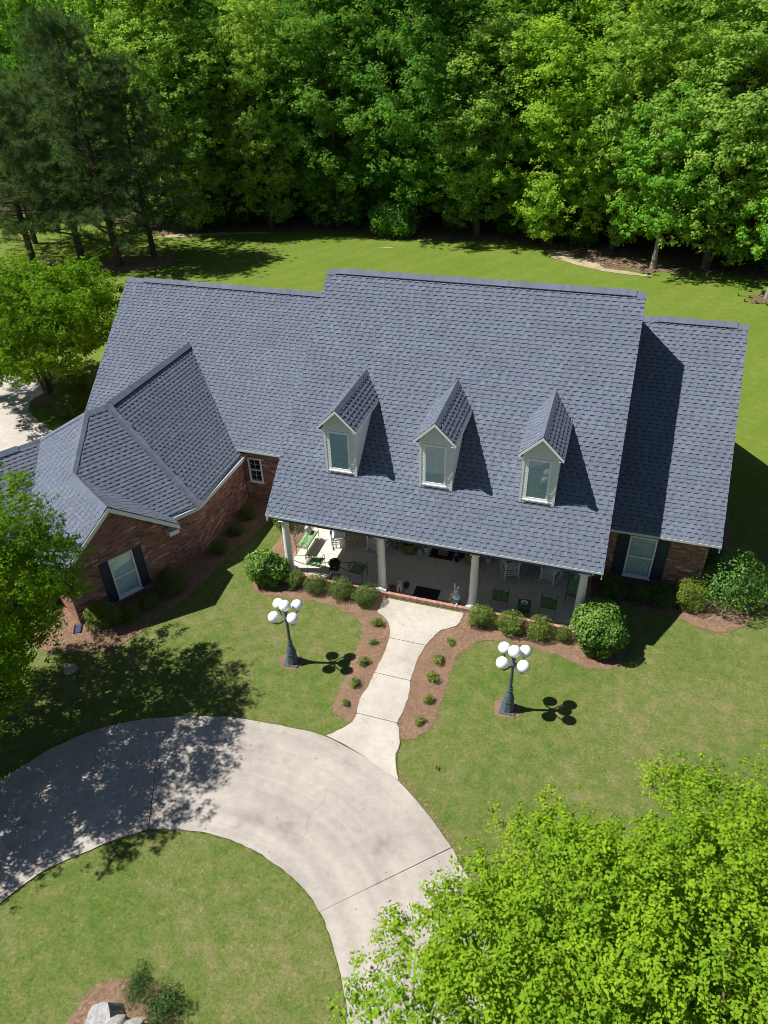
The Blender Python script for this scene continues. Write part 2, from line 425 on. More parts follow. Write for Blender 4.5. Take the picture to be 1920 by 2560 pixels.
drive = MB()
drive_polys = []
bed_o = resample(OUT_A[:-1]+OUT_B[:-1]+OUT_C, 90); bed_i = resample(INN_A[:-1]+INN_B[:-1]+INN_C, 90)
for k in range(89):
    io = [bed_i[q]+(bed_o[q]-bed_i[q])*f for q in (k, k+1) for f in (.02, .98)]
    drive.face([(*io[0], 0.004), (*io[1], 0.004), (*io[3], 0.004), (*io[2], 0.004)][::-1])
drive_o = drive.build('driveway', M['dirt'], kind='structure')
DRIVE_POLY = [tuple(p) for p in bed_o]+[tuple(p) for p in bed_i[::-1]]
for (o_, i_, a, b) in ((OUT_A, INN_A, 0, .009), (OUT_B, INN_B, .009, .009), (OUT_C, INN_C, .009, 0)):
    o, i = slab_poly(o_, i_, 34, a, b); mb = MB(); n = len(o)
    for k in range(n-1):
        mb.face([(*i[k], 0.03), (*i[k+1], 0.03), (*o[k+1], 0.03), (*o[k], 0.03)][::-1])
        mb.face([(*o[k], 0.0), (*o[k+1], 0.0), (*o[k+1], 0.03), (*o[k], 0.03)])
        mb.face([(*i[k+1], 0.0), (*i[k], 0.0), (*i[k], 0.03), (*i[k+1], 0.03)])
    for e in (0, -1): mb.face([(*i[e], 0), (*o[e], 0), (*o[e], 0.03), (*i[e], 0.03)])
    mb.build('slab', M['drive'], drive_o)
# fine cracks in the middle slab
def crack(pts, w, parent, z=0.0335):
    P = np.array(spline(pts, 6)); P = P+rng.normal(0, 0.012, P.shape); mb = MB()
    for k in range(len(P)-1):
        d = P[k+1]-P[k]; nn = np.array([-d[1], d[0]])/(np.linalg.norm(d)+1e-9)*w*rng.uniform(.4, 1)
        mb.face([(*(P[k]-nn), z), (*(P[k+1]-nn), z), (*(P[k+1]+nn), z), (*(P[k]+nn), z)])
    return mb.build('crack', M['dirt'], parent)
crack([(4.9, -7.35), (4.95, -7.8), (4.75, -8.2), (4.85, -8.7), (4.7, -9.2)], 0.0022, drive_o)
crack([(2.6, -6.1), (2.5, -6.9), (2.7, -7.6)], 0.0012, drive_o)

# front walk in four slabs
WL = [(4.11, 0.22), (4.10, -0.30), (4.14, -0.54), (4.48, -0.76), (4.74, -1.15), (4.85, -1.58)], [(4.85, -1.60), (4.90, -2.28), (4.88, -2.75), (4.86, -3.15)], [(4.86, -3.17), (4.84, -3.74), (4.77, -4.12), (4.79, -4.60), (4.85, -4.79)], [(4.85, -4.81), (4.84, -5.05), (4.74, -5.26), (4.54, -5.50), (4.27, -5.80)]
WR = [(6.96, 0.22), (6.92, -0.25), (6.78, -0.50), (6.38, -0.82), (6.22, -1.25), (6.09, -1.58)], [(6.09, -1.60), (6.03, -2.0), (6.00, -2.42), (6.01, -3.15)], [(6.01, -3.17), (6.10, -3.45), (6.14, -3.87), (6.13, -4.40), (6.08, -4.79)], [(6.08, -4.81), (6.22, -5.02), (6.36, -5.48), (6.38, -5.92), (6.66, -6.58)]
walk = MB(); wpl = [p for s_ in WL for p in s_]; wpr = [p for s_ in WR for p in s_]
WALK_POLY = wpl+wpr[::-1]
walk.face([(x, y, 0.007) for x, y in (wpl+[(5.44, -6.10)]+wpr[::-1])])
walk_o = walk.build('front_walk', M['dirt'], kind='structure')
for k in range(4):
    l = spline(WL[k], 5); r_ = spline(WR[k], 5)
    l = [l[0]]+jitter(l[1:-1], 0.009)+[l[-1]]; r_ = [r_[0]]+jitter(r_[1:-1], 0.009)+[r_[-1]]
    mid = []
    if k == 3:   # last slab follows the drive edge
        mid = [(4.85, -5.92), (5.44, -6.11), (6.05, -6.36)]
    poly = r_[::-1]+l+mid
    mb = MB(); n = len(poly); z1 = 0.034
    mb.prism(poly, 0.0, z1); mb.build('slab', M['walk'], walk_o)
crack([(5.0, -4.9), (5.35, -5.15), (5.5, -5.5)], 0.004, walk_o, 0.036)

# rear concrete pad beyond the angled wing
pad = [(-40, -6), (-11.0, -6), (-11.5, 4.0), (-13.6, 7.2), (-15.5, 7.3), (-16.4, 7.7), (-18.2, 8.75), (-18.95, 9.8), (-18.9, 11.2), (-19.2, 12.1), (-24, 12.5), (-40, 13.5)]
mb = MB(); mb.prism(pad, 0.0, 0.03); mb.build('rear_pad', M['walk'], kind='structure')

# mulch beds of pine straw
BED_L = [(-0.9, 0.55), (-0.75, -0.35), (-0.2, -0.80), (0.6, -0.72), (1.71, -0.64), (2.5, -0.68), (3.08, -0.82), (3.47, -0.94), (3.79, -1.32), (3.95, -1.74), (3.98, -2.18), (3.98, -2.65), (4.02, -3.25), (4.04, -3.79), (4.05, -4.26), (4.05, -4.62), (4.15, -4.88), (4.4, -5.06), (4.70, -5.16), (4.83, -5.02), (4.84, -4.6), (4.80, -4.1), (4.88, -3.5), (4.9, -2.7), (4.92, -2.2), (4.86, -1.6), (4.75, -1.12), (4.46, -0.72), (4.10, -0.5), (4.1, 0.36), (2, 0.36), (0.2, 0.36)]
BED_R = [(6.94, 0.36), (6.9, -0.3), (6.76, -0.52), (6.36, -0.84), (6.2, -1.25), (6.07, -1.6), (6.0, -2.0), (5.98, -2.5), (5.99, -3.1), (6.1, -3.45), (6.13, -3.9), (6.12, -4.4), (6.1, -4.8), (6.26, -5.2), (6.45, -5.27), (6.7, -5.17), (6.93, -4.9), (7.09, -4.56), (7.13, -4.08), (7.13, -3.49), (7.11, -2.94), (7.1, -2.45), (7.16, -1.88), (7.31, -1.48), (7.58, -1.06), (7.91, -0.82), (8.5, -0.66), (9.4, -0.72), (10.3, -0.80), (11.2, -1.10), (12.1, -0.75), (12.25, 0.2), (11.6, 0.9), (11.2, 1.4), (10.9, 0.36)]
BED_G = [(-2.1, 4.8), (-1.9, 2.6), (-2.3, 1.4), (-2.4, 0.3), (-2.5, -0.8), (-2.75, -1.9), (-3.1, -3.0), (-3.4, -4.0), (-3.9, -4.75), (-4.9, -5.1), (-6.2, -5.3), (-7.4, -4.6), (-6.5, -3.2), (-4.2, 0.6), (-3.5, 4.8)]
BED_P = [(-2.3, 4.8), (-0.9, 4.8), (-0.9, 0.8), (0.2, 0.6), (0.2, 4.8)]
BED_RW = [(10.9, 3.4), (11.0, 1.9), (12.2, 2.05), (13.3, 2.05), (13.98, 2.0), (14.37, 1.84), (14.83, 1.68), (15.18, 1.66), (15.62, 1.9), (16.1, 2.5), (16.2, 3.6), (15.9, 5), (15.8, 12), (14.3, 12), (14.3, 3.4)]
BED_C = [(1.75, -13.5), (1.95, -13.15), (2.3, -12.95), (2.7, -12.86), (3.2, -12.86), (3.6, -12.98), (3.85, -13.25), (3.95, -13.8), (3.8, -14.5), (2.8, -14.8), (1.8, -14.4)]
BED_T = [(-18.9, 10.3), (-18.6, 9.6), (-17.9, 9.5), (-17.4, 10.2), (-17.6, 11.2), (-18.4, 11.6)]
beds = [('mulch_bed', b) for b in (BED_L, BED_R, BED_G, BED_P, BED_RW, BED_C, BED_T)]
BED_POLYS = [b for _, b in beds]
for q_, (nm, b) in enumerate(beds):
    pts = b
    if q_ in (0, 1): pts = [p for p in jitter(spline(b, 5, True), 0.022)]
    else: pts = jitter(spline(b, 6, True), 0.02)
    mb = MB(); mb.face([(x, y, 0.011+0.0015*q_) for x, y in pts]); mb.build(nm, M['straw'], kind='structure')
# worn mulch rings round the lamp posts
LAMPS = [(2.19, -3.45), (9.08, -3.37)]
for q_, (lx, ly) in enumerate(LAMPS):
    th = np.linspace(0, 2*math.pi, 26, endpoint=False)
    pts = [(lx-0.04+(0.40+0.05*math.sin(3*t+q_))*math.cos(t)+rng.normal(0, .015), ly-0.02+(0.36+0.04*math.cos(2*t))*math.sin(t)+rng.normal(0, .015)) for t in th]
    sheet('mulch_ring', pts, 0.009, M['straw'])

# straw needles lying on the beds, and loose ones at their edges
def needles(polys, n, length, wid, z, cols, name, mat, zj=0.02, seed=1, spill=0.05):
    g = np.random.default_rng(seed); P = []; area = []
    for p in polys:
        a = np.array(p); area.append(abs(np.sum(a[:, 0]*np.roll(a[:, 1], 1)-a[:, 1]*np.roll(a[:, 0], 1)))/2)
    for p, A in zip(polys, area):
        k = int(n*A/sum(area)); a = np.array(p); lo = a.min(0); hi = a.max(0)
        Q = g.uniform(lo, hi, (int(k*np.prod(hi-lo)/max(A, .1)*1.1)+10, 2)); Q = Q[inpoly(Q, p)][:k]
        P.append(Q+g.normal(0, spill, Q.shape))
    P = np.concatenate(P); k = len(P)
    t = g.uniform(0, math.pi*2, k); L = length*g.uniform(.6, 1.3, k); d = np.c_[np.cos(t), np.sin(t), g.normal(0, .12, k)]*L[:, None]/2
    s_ = np.c_[-np.sin(t), np.cos(t), np.zeros(k)]*wid/2
    c = np.c_[P, z+g.uniform(0, zj, k)]
    V = np.stack([c-d-s_, c+d, c-d+s_], 1).reshape(-1, 3); F = np.arange(3*k).reshape(-1, 3)
    col = np.array(cols)[g.integers(0, len(cols), k)]*g.uniform(.75, 1.2, (k, 1))
    o = bpy.data.objects.new(name, np_mesh(name, V, F, col, [mat])); link(o); return tag(o, kind='stuff')
M['needle'] = plain('straw_needle', (1, 1, 1), 0.9, 0.1, 3, attr=True, spec=0.1)
needles([BED_L, BED_R, BED_G, BED_RW, BED_C], 32000, 0.16, 0.009, 0.022, [(0.29, 0.175, 0.11), (0.40, 0.27, 0.175), (0.19, 0.108, 0.066), (0.46, 0.33, 0.22)], 'pine_straw_mulch', M['needle'], seed=3, spill=.08)

# dead grass and crumbs along the drive edge, a few leaves blown onto the concrete
ed = [p for p in bed_o if p[0] > 5.2]; nrm_ = [np.array(p)-np.array((3.2, -11.5)) for p in ed]
strip = [tuple(p) for p in ed]+[tuple(np.array(p)+n_/np.linalg.norm(n_)*.16) for p, n_ in zip(ed[::-1], nrm_[::-1])]
needles([strip], 1500, .09, .018, .006, [(.26, .18, .11), (.34, .25, .15), (.18, .12, .07)], 'dead_grass', M['needle'], .02, 21, .06)
needles([DRIVE_POLY, WALK_POLY], 90, .045, .03, .036, [(.16, .10, .05), (.24, .17, .08), (.10, .13, .04)], 'fallen_leaves', M['needle'], .006, 22, .0)
# grass blades on the front lawn: a fine stubble that breaks up the sheet
def grass(n, x0, x1, y0, y1, h, w, seed, name, avoid):
    g = np.random.default_rng(seed)
    P = np.c_[g.uniform(x0, x1, n), g.uniform(y0, y1, n)]
    keep = np.ones(n, bool)
    for a in avoid: keep &= ~inpoly(P, a)
    P = P[keep]; k = len(P)
    t = g.uniform(0, 2*math.pi, k); hh = h*g.uniform(.5, 1.3, k); ww = w*g.uniform(.6, 1.4, k)
    ln = g.normal(0, 0.85, (k, 2))*h
    hh = hh*.35
    s_ = np.c_[np.cos(t), np.sin(t)]*ww[:, None]/2
    V = np.stack([np.c_[P-s_, np.zeros(k)], np.c_[P+s_, np.zeros(k)], np.c_[P+ln, hh]], 1).reshape(-1, 3)
    tone = g.uniform(.7, 1.15, (k, 1))*np.array([1, 1, 1.]); st = g.random(k) < 0.22
    tone[st] = tone[st]*np.array([1.8, 1.5, 1.9])
    o = bpy.data.objects.new(name, np_mesh(name, V, np.arange(3*k).reshape(-1, 3), tone, [M['blade']])); link(o)
    return tag(o, label='short mown grass blades covering the lawn', cat='grass', kind='stuff')
HOUSE_FOOT = [[(0.1, .3), (11, .3), (11, 15), (0.1, 15)], [(11, 3.2), (14.5, 3.2), (14.5, 15), (11, 15)], [(-3.3, 1), (-3.3, 4.7), (0.3, 4.7), (0.3, 15), (-10.5, 15), (-10.5, 0), (-6, -4)]]
grass(150000, -9, 21, -15.5, 6, 0.045, 0.022, 5, 'lawn_grass', [DRIVE_POLY, WALK_POLY]+BED_POLYS+HOUSE_FOOT)
# longer tufts creeping over the concrete edges
def edge_tufts(line, n, side, seed, h=0.07):
    g = np.random.default_rng(seed); P = np.array(line); d = np.r_[0, np.cumsum(np.linalg.norm(np.diff(P, axis=0), axis=1))]
    t = g.uniform(0, d[-1], n); c = np.c_[np.interp(t, d, P[:, 0]), np.interp(t, d, P[:, 1])]
    return c+g.normal(0, .03, c.shape)+np.array(side)*0
eb = np.concatenate([edge_tufts(bed_o, 3400, (0, 0), 1), edge_tufts(bed_i, 2800, (0, 0), 2), edge_tufts(wpl[11:], 500, (0, 0), 3), edge_tufts(wpr[13:], 700, (0, 0), 4)])
g_ = np.random.default_rng(9); k = len(eb); t_ = g_.uniform(0, 6.28, k); hh = g_.uniform(.012, .045, k)
s_ = np.c_[np.cos(t_), np.sin(t_)]*.012; ln = g_.normal(0, .6, (k, 2))*hh[:, None]
V = np.stack([np.c_[eb-s_, np.full(k, .0)], np.c_[eb+s_, np.full(k, .0)], np.c_[eb+ln, hh]], 1).reshape(-1, 3)
ec = np.where(g_.random((k, 1)) < .35, np.array([2.0, 1.5, 1.4]), np.array([1.1, 1.3, .9]))*g_.uniform(.7, 1.2, (k, 1))
o = bpy.data.objects.new('edge_grass', np_mesh('edge_grass', V, np.arange(3*k).reshape(-1, 3), ec, [M['blade']])); link(o)
tag(o, 'longer grass fringe creeping over the concrete edges', 'grass', kind='stuff')

# forest floor and the bare strips in front of the wood
FF = [(-90, 52), (-60, 47), (-45, 46), (-36, 44), (-30.5, 41.5), (-26.5, 43), (-22, 44.2), (-17, 46.4), (-13, 46), (-10.5, 45.0), (-7, 45.2), (-3, 45.8), (0.8, 46.4), (3.5, 45.2), (6, 42.6), (9, 40.6), (12, 40.2), (15, 40.4), (18, 40.8), (21, 40.3), (26, 40), (40, 41), (90, 44), (90, 200), (-90, 200)]
ffe = np.array(spline(FF[:-2], 7)); ffe[:, 1] += rng.normal(0, .22, len(ffe)); fm = MB()
for k in range(len(ffe)-1): fm.face([(*ffe[k], .012), (*ffe[k+1], .012), (ffe[k+1][0], 200, .012), (ffe[k][0], 200, .012)])
fm.build('forest_floor', M['litter'], kind='structure')
def patch(name, c, rx, ry, rot, mat, z, n=30, jit=.16):
    t = np.linspace(0, 2*math.pi, n, endpoint=False); r_ = 1+rng.normal(0, jit, n)
    x = rx*r_*np.cos(t); y = ry*r_*np.sin(t); cr, sr = math.cos(rot), math.sin(rot)
    return sheet(name, [(c[0]+a*cr-b_*sr, c[1]+a*sr+b_*cr) for a, b_ in zip(x, y)], z, mat)
patch('bare_soil', (6.6, 42.3), 3.0, .85, -.65, M['sand'], 0.018)
patch('bare_soil', (10.6, 39.7), 2.0, .42, -.2, M['sand'], 0.020)
patch('bare_soil', (-27.0, 42.4), 3.6, .6, .35, M['sand'], 0.018)
patch('bare_soil', (-22.5, 44.0), 2.0, .35, .25, M['sand'], 0.020)
patch('mulch_ring', (-28.4, 33.4), 4.0, 2.4, .5, M['straw'], 0.022, 40, .1)
patch('mulch_ring', (-35.2, 31.0), 3.0, 1.6, .3, M['straw'], 0.024, 40, .1)
patch('mulch_ring', (20.3, 35.9), 1.5, 1.1, .0, M['litter'], 0.022)
patch('bare_soil', (-9.0, 42.2), .6, .12, .1, M['sand'], 0.02)
# ------------------------------------------------------------------ the house
house = empty('house', (0, 0, 0), 0, 'brick house with blue-grey shingle roof, three dormers and columned front porch', 'house')
S_ = 0.8693; HE = 3.0; WM = 11.162; DM = 7.09
XR, DR, YER, ZER = 14.733, 8.837, 2.89, 2.582
XL, DL, YEL, ZEL = -10.79, 9.664, 4.2835, 2.616
def tones(g):
    f = g.uniform(0.93, 1.08); w = g.random()
    base = np.array((0.124, 0.143, 0.184))
    if w < .22: base = np.array((0.138, 0.158, 0.198))
    elif w < .34: base = np.array((0.126, 0.147, 0.178))
    elif w < .46: base = np.array((0.130, 0.143, 0.184))
    return tuple(base*f)
SHAD = (0.052, 0.060, 0.086)
ALLTABS = []
def plane_axes(poly):
    P = [Vector(p) for p in poly]; N = Vector((0, 0, 0))
    for i in range(len(P)): N += P[i].cross(P[(i+1) % len(P)])
    N.normalize()
    if N.z < 0: N = -N
    U = Vector((-N.y, N.x, 0)).normalized(); U = Vector((0, 0, 1)).cross(N).normalized(); Vv = N.cross(U).normalized()
    return P, N, U, Vv

def shingles(poly, name, expo=0.15, seed=0, single=0, thick=0.10, v0=None, sub=False):
    """roof plane: deck slab as the part, laminated shingle courses on it"""
    P, N, U, Vv = plane_axes(poly)
    if v0 is None: v0 = min(p.dot(Vv) for p in P)
    UV = [(p.dot(U), p.dot(Vv)-v0) for p in P]; d0 = P[0].dot(N)
    def at(u, v, w): return U*u+Vv*(v+v0)+N*(d0+w)
    def span(v):
        xs = []
        for i in range(len(UV)):
            (a, b), (c, d) = UV[i], UV[(i+1) % len(UV)]
            if abs(b-d) < 1e-6:
                if abs(v-b) < 1e-4: xs += [a, c]
                continue
            t = (v-b)/(d-b)
            if -1e-6 <= t <= 1+1e-6: xs.append(a+t*(c-a))
        return (min(xs), max(xs)) if len(xs) > 1 else None
    # deck
    dk = MB(); n = len(P)
    dk.face([p-N*0.004 for p in P]); dk.face([p-Vector((0, 0, thick)) for p in P][::-1])
    for i in range(n):
        a, b = P[i], P[(i+1) % n]; dk.face([a-N*.004, b-N*.004, b-Vector((0, 0, thick)), a-Vector((0, 0, thick))])
    if sub: deck = sub
    else: deck = dk.build(name, M['deck'], house)
    g = np.random.default_rng(seed); fld = MB(); vmax = max(v for _, v in UV); j = 0
    vmin = min(v for _, v in UV)
    j = int(math.floor(vmin/expo)); rows = []
    while j*expo < vmax-0.02:
        va = max(j*expo, vmin); vb = min((j+1)*expo, vmax); sa = span(va+1e-5); sb = span(vb-1e-5)
        j += 1
        if not sa or not sb or vb-va < .01: continue
        lu = lambda v: sa[0]+(sb[0]-sa[0])*(v-va)/(vb-va)
        ru = lambda v: sa[1]+(sb[1]-sa[1])*(v-va)/(vb-va)
        # base strip with butt edge, split in shingle lengths of about a metre so tones differ
        u = min(sa[0], sb[0])-g.uniform(0, .9); umax = max(sa[1], sb[1])
        while u < umax:
            un = u+0.98
            c = tones(g)
            q = [(max(min(uu, ru(v)), lu(v)), v, w) for uu, v, w in ((u, va, .016), (un, va, .016), (un, vb, .003), (u, vb, .003))]
            if max(q[1][0]-q[0][0], q[2][0]-q[3][0]) > .004:
                fld.face([at(*k) for k in q], c)
                fld.face([at(q[0][0], va, -.004), at(q[1][0], va, -.004), at(*q[1]), at(*q[0])], c)
            u = un
        # dragon-tooth tabs and the dark band printed in the gaps
        u = min(sa[0], sb[0])-g.uniform(0, .35)
        while u < umax:
            wt = float(g.choice([.11, .13, .15, .18])); wg = float(g.choice([.09, .11, .13])) if g.random() > .05 else .04
            un = u+wt
            q = [(max(min(uu, ru(v)), lu(v)), v) for uu, v in ((u, va), (un, va), (un, vb), (u, vb))]
            if max(q[1][0]-q[0][0], q[2][0]-q[3][0]) > .01:
                full = (q[0][0] == u and q[1][0] == un and q[3][0] == u and q[2][0] == un and vb-va > expo*.99)
                rows.append((q, va, vb, wt, full, tones(g)))
            gq = [(max(min(uu, ru(v)), lu(v)), v) for uu, v in ((un, vb-.034), (un+wg, vb-.034), (un+wg, vb), (un, vb))]
            if gq[1][0]-gq[0][0] > .01:
                fld.face([at(a, v, .0175-(v-va)/(expo)*.012) for a, v in gq], SHAD)
            u = un+wg
    chosen = set()
    if single:
        idx = [i for i, t in enumerate(rows) if t[4]]
        idx.sort(key=lambda i: (at(rows[i][0][0][0], rows[i][1], 0)-CAM).length)
        chosen = set(idx[:single])
    cache = {}
    for i, (q, va, vb, wt, full, c) in enumerate(rows):
        top = [at(q[0][0], va, .028), at(q[1][0], va, .028), at(q[2][0], vb, .010), at(q[3][0], vb, .010)]
        bot = [at(q[0][0], va, .004), at(q[1][0], va, .004), at(q[2][0], vb, .002), at(q[3][0], vb, .002)]
        FF_ = [(0, 1, 2, 3), (4, 5, 1, 0), (5, 6, 2, 1), (7, 4, 0, 3)]
        if i in chosen:
            ci = int(g.integers(0, 8)); key = (wt, ci)
            o0 = at(q[0][0], va, 0)
            if key not in cache:
                mb = MB(); mb.mesh_faces([p-o0 for p in top+bot], FF_, tones(g)); cache[key] = mb.mesh('shingle', M['shingle'])
            o = bpy.data.objects.new('shingle', cache[key]); link(o, deck); o.location = o0
        else:
            fld.mesh_faces(top+bot, FF_, c)
    fld.build('shingles', M['shingle'], deck, kind='stuff')
    return deck

def ridge(a, b, wid, drop, name, parent, vent=None, seed=0, up=(0, 0, 1), lift=0.03):
    """ridge or hip cap: short bent shingles lapping each other; vent=(t0,t1) raises a stretch"""
    a = Vector(a); b = Vector(b); d = (b-a); L = d.length; d.normalize(); upv = Vector(up); sd = d.cross(upv).normalized()
    g = np.random.default_rng(seed); mb = MB(); x = 0.0; e = 0.15
    if vent:
        t0, t1 = vent; h = 0.035
        pa = a+d*t0; pb = a+d*t1
        for sgn in (-1, 1):
            o = sd*(wid*sgn); dn = upv*(-wid*drop)
            mb.face([pa+o+dn-upv*.01, pb+o+dn-upv*.01, pb+o+dn+upv*(lift+h), pa+o+dn+upv*(lift+h)], (.02, .022, .03))
    while x < L:
        x2 = min(x+e+.05, L); h = lift+(0.045 if vent and vent[0] <= x <= vent[1] else 0)
        c = tones(g); p = a+d*x; q = a+d*x2
        for sgn in (-1, 1):
            o = sd*(wid*sgn)-upv*(wid*drop)
            f = [p+upv*(h+.012), q+upv*(h+.002), q+o+upv*(h+.002), p+o+upv*(h+.012)]
            mb.face(f if sgn > 0 else f[::-1], c)
            mb.face([p+o+upv*(h+.012), q+o+upv*(h+.002), q+o+upv*(h-.02), p+o+upv*(h-.02)], c)
        mb.face([p+upv*(h+.012), p+sd*wid-upv*(wid*drop)+upv*(h+.012), p+sd*wid-upv*(wid*drop)+upv*(h-.02), p+upv*(h-.02)], c)
        mb.face([p+upv*(h+.012), p-sd*wid-upv*(wid*drop)+upv*(h+.012), p-sd*wid-upv*(wid*drop)+upv*(h-.02), p+upv*(h-.02)], c)
        x += e
    return mb.build(name, M['shingle'], parent)

ZR_ = HE+S_*DM
main_roof = shingles([(0, 0, HE), (WM, 0, HE), (WM, DM, ZR_), (0, DM, ZR_)], 'main_roof', seed=1, single=300)
zrr = ZER+S_*(DR-YER); zrl = ZEL+S_*(DL-YEL)
right_roof = shingles([(WM-.3, YER, ZER), (XR, YER, ZER), (XR, DR, zrr), (WM-.3, DR, zrr)], 'right_wing_roof', seed=2)
left_roof = shingles([(XL, YEL, ZEL), (.3, YEL, ZEL), (.3, DL, zrl), (XL, DL, zrl)], 'left_wing_roof', seed=3)
# rear slopes
def rear(name, x0, x1, yr, zr, ye, ze):
    mb = MB(); mb.face([(x0, yr, zr), (x0, ye, ze), (x1, ye, ze), (x1, yr, zr)]); mb.face([(x0, yr, zr-.1), (x1, yr, zr-.1), (x1, ye, ze-.1), (x0, ye, ze-.1)])
    return mb.build(name, M['deck'], house)
rear('rear_roof', 0, WM, DM, ZR_, 2*DM, HE); rear('rear_roof', WM, XR, DR, zrr, 2*DR-YER, ZER); rear('rear_roof', XL, 0, DL, zrl, 2*DL-YEL, ZEL)
ridge((0, DM, ZR_), (WM, DM, ZR_), .17, S_, 'ridge_cap', main_roof, (.35, WM-.45), 1)
ridge((WM+.02, DR, zrr), (XR, DR, zrr), .17, S_, 'ridge_cap', right_roof, (.5, 3.0), 2)
ridge((XL, DL, zrl), (0.3, DL, zrl), .17, S_, 'ridge_cap', left_roof, (.9, 10.2), 3)
# the angled wing
TH = 0.51; EV = Vector((-math.sin(TH), -math.cos(TH), 0)); NV = Vector((math.cos(TH), -math.sin(TH), 0))
def ne(n, e, z): return NV*n+EV*e+Vector((0, 0, z))
K_ = Vector((-3.053, .664, 2.319)); R1S = Vector((-6.792, 7.52, 5.426)); R1E = Vector((-6.792, 1.64, 5.426))
SA = .831; nK = K_.dot(NV); ZE = 2.319; ZRD = 5.426; ZG = 4.151; NG = -2.507
PK = ne(nK-(ZRD-ZE)/SA, R1E.dot(EV)+.796, ZRD); EP = PK.dot(EV); EG = EP+(ZRD-ZG)/SA
G0 = ne(nK-(ZG-ZE)/SA, EG, ZG); AP = ne(NG, EG, ZG); RT = ne(NG, EG-(ZG-ZE)/SA, ZE); LT = ne(NG, EG+(ZG-ZE)/SA, ZE); VL = ne(nK, EG-(ZG-ZE)/SA, ZE)
HL = ne(-8.22, EP+(ZRD-4.30)/SA, 4.30); VB = ne(-5.31, EG+(ZG-ZE)/SA, ZE)
p1r = shingles([K_, (-3.053, 4.2, ZE), (-3.41, 4.30, ZEL), R1S, R1E], 'breezeway_roof', seed=4)
p2r = shingles([K_, R1E, PK, G0, VL], 'garage_roof', seed=5)
p3r = shingles([LT, AP, G0, PK, HL, VB], 'garage_hip_roof', seed=6)
p4r = shingles([G0, AP, RT, VL], 'gable_roof', seed=7)
p5r = shingles([VB, HL, ne(-8.22, 12, 4.30), ne(-5.31, 12, ZE)], 'side_wing_roof', seed=8)
mb = MB(); mb.face([R1S, R1E, R1E+Vector((-3.7, 0, -3.1)), R1S+Vector((-3.7, 0, -3.1))]); mb.face([R1E, PK, PK-NV*3.7+Vector((0, 0, -3.1)), R1E-NV*3.7+Vector((0, 0, -3.1))])
mb.face([PK, HL, HL-NV*1.9+Vector((0, 0, -1.98)), PK-NV*3.7+Vector((0, 0, -3.1))]); mb.face([HL, ne(-8.22, 12, 4.3), ne(-10.6, 12, ZE), ne(-10.6, 4, ZE)])
mb.build('rear_roof', M['deck'], house)
ridge(R1E+Vector((0, .05, 0)), R1S+Vector((0, .1, 0)), .17, SA, 'ridge_cap', p1r, (.1, 5.7), 4)
ridge(R1E, PK, .16, SA, 'ridge_cap', p2r, None, 5)
ridge(G0+Vector((0, 0, .0)), PK, .13, .55, 'hip_cap', p3r, None, 6)
ridge(HL, PK, .13, .55, 'hip_cap', p3r, None, 7)
ridge(AP, G0, .16, SA, 'ridge_cap', p4r, None, 8)
ridge(ne(-8.22, 12, 4.3), HL, .17, SA, 'ridge_cap', p5r, (.3, 7), 9)
# woven valley strips
def valley(a, b, wid, na, nb, parent, seed):
    a = Vector(a); b = Vector(b); d = (b-a).normalized(); L = (b-a).length; g = np.random.default_rng(seed); mb = MB(); x = 0
    sa = Vector(na).cross(d).normalized(); sb = d.cross(Vector(nb)).normalized()
    while x < L:
        x2 = min(x+.2, L); c = tuple(np.array(tones(g))*1.02); p = a+d*x; q = a+d*x2
        for s_, n_ in ((sa, Vector(na)), (sb, Vector(nb))):
            w1 = wid*g.uniform(.8, 1.1)
            mb.face([p+n_*.026, q+n_*.024, q+s_*w1+n_*.024, p+s_*w1+n_*.026], c)
        x = x2
    return mb.build('valley_weave', M['shingle'], parent)
N1 = Vector((SA, 0, 1)).normalized(); N2 = (NV*SA+Vector((0, 0, 1))).normalized(); NLW = Vector((0, -S_, 1)).normalized()
valley(K_, R1E, .17, N1, N2, p2r, 1)
valley((-3.41, 4.29, ZEL), R1S, .09, NLW, N1, p1r, 2)

# eave boards
def board(a, b, h, t, name='fascia', parent=house, dz=0.0, out=(0, 0, 0)):
    a = Vector(a)+Vector(out); b = Vector(b)+Vector(out)
    mb = MB(); mb.bar(a-Vector((0, 0, h/2-dz)), b-Vector((0, 0, h/2-dz)), t, h); return mb.build(name, M['fascia'], parent)
board((0, -.012, HE+.004), (WM, -.012, HE+.004), .07, .03)
board((WM, YER-.012, ZER+.004), (XR, YER-.012, ZER+.004), .085, .03)
board((-3.35, YEL-.012, ZEL+.004), (.3, YEL-.012, ZEL+.004), .085, .03)
board(K_+Vector((.012, 0, .004)), (-3.041, 4.2, ZE+.004), .15, .03)
board(VL+NV*.012+Vector((0, 0, .004)), K_+NV*.012+Vector((0, 0, .004)), .15, .03)
board(LT+EV*.012, VB+EV*.012, .15, .03)
def rake(a, b, out, h=.17, t=.03, dz=-.02, k=.014):
    a = Vector(a)+Vector(out)*k; b = Vector(b)+Vector(out)*k
    V = []
    o = Vector(out)*t/2
    mb = MB(); V = [a-o+Vector((0, 0, dz)), b-o+Vector((0, 0, dz)), b-o+Vector((0, 0, dz-h)), a-o+Vector((0, 0, dz-h)), a+o+Vector((0, 0, dz)), b+o+Vector((0, 0, dz)), b+o+Vector((0, 0, dz-h)), a+o+Vector((0, 0, dz-h))]
    mb.mesh_faces(V, [(0, 1, 2, 3), (7, 6, 5, 4), (0, 4, 5, 1), (2, 6, 7, 3), (1, 5, 6, 2), (0, 3, 7, 4)])
    return mb.build('rake_board', M['white'], house)
rake(RT, AP, NV); rake(LT, AP, NV)
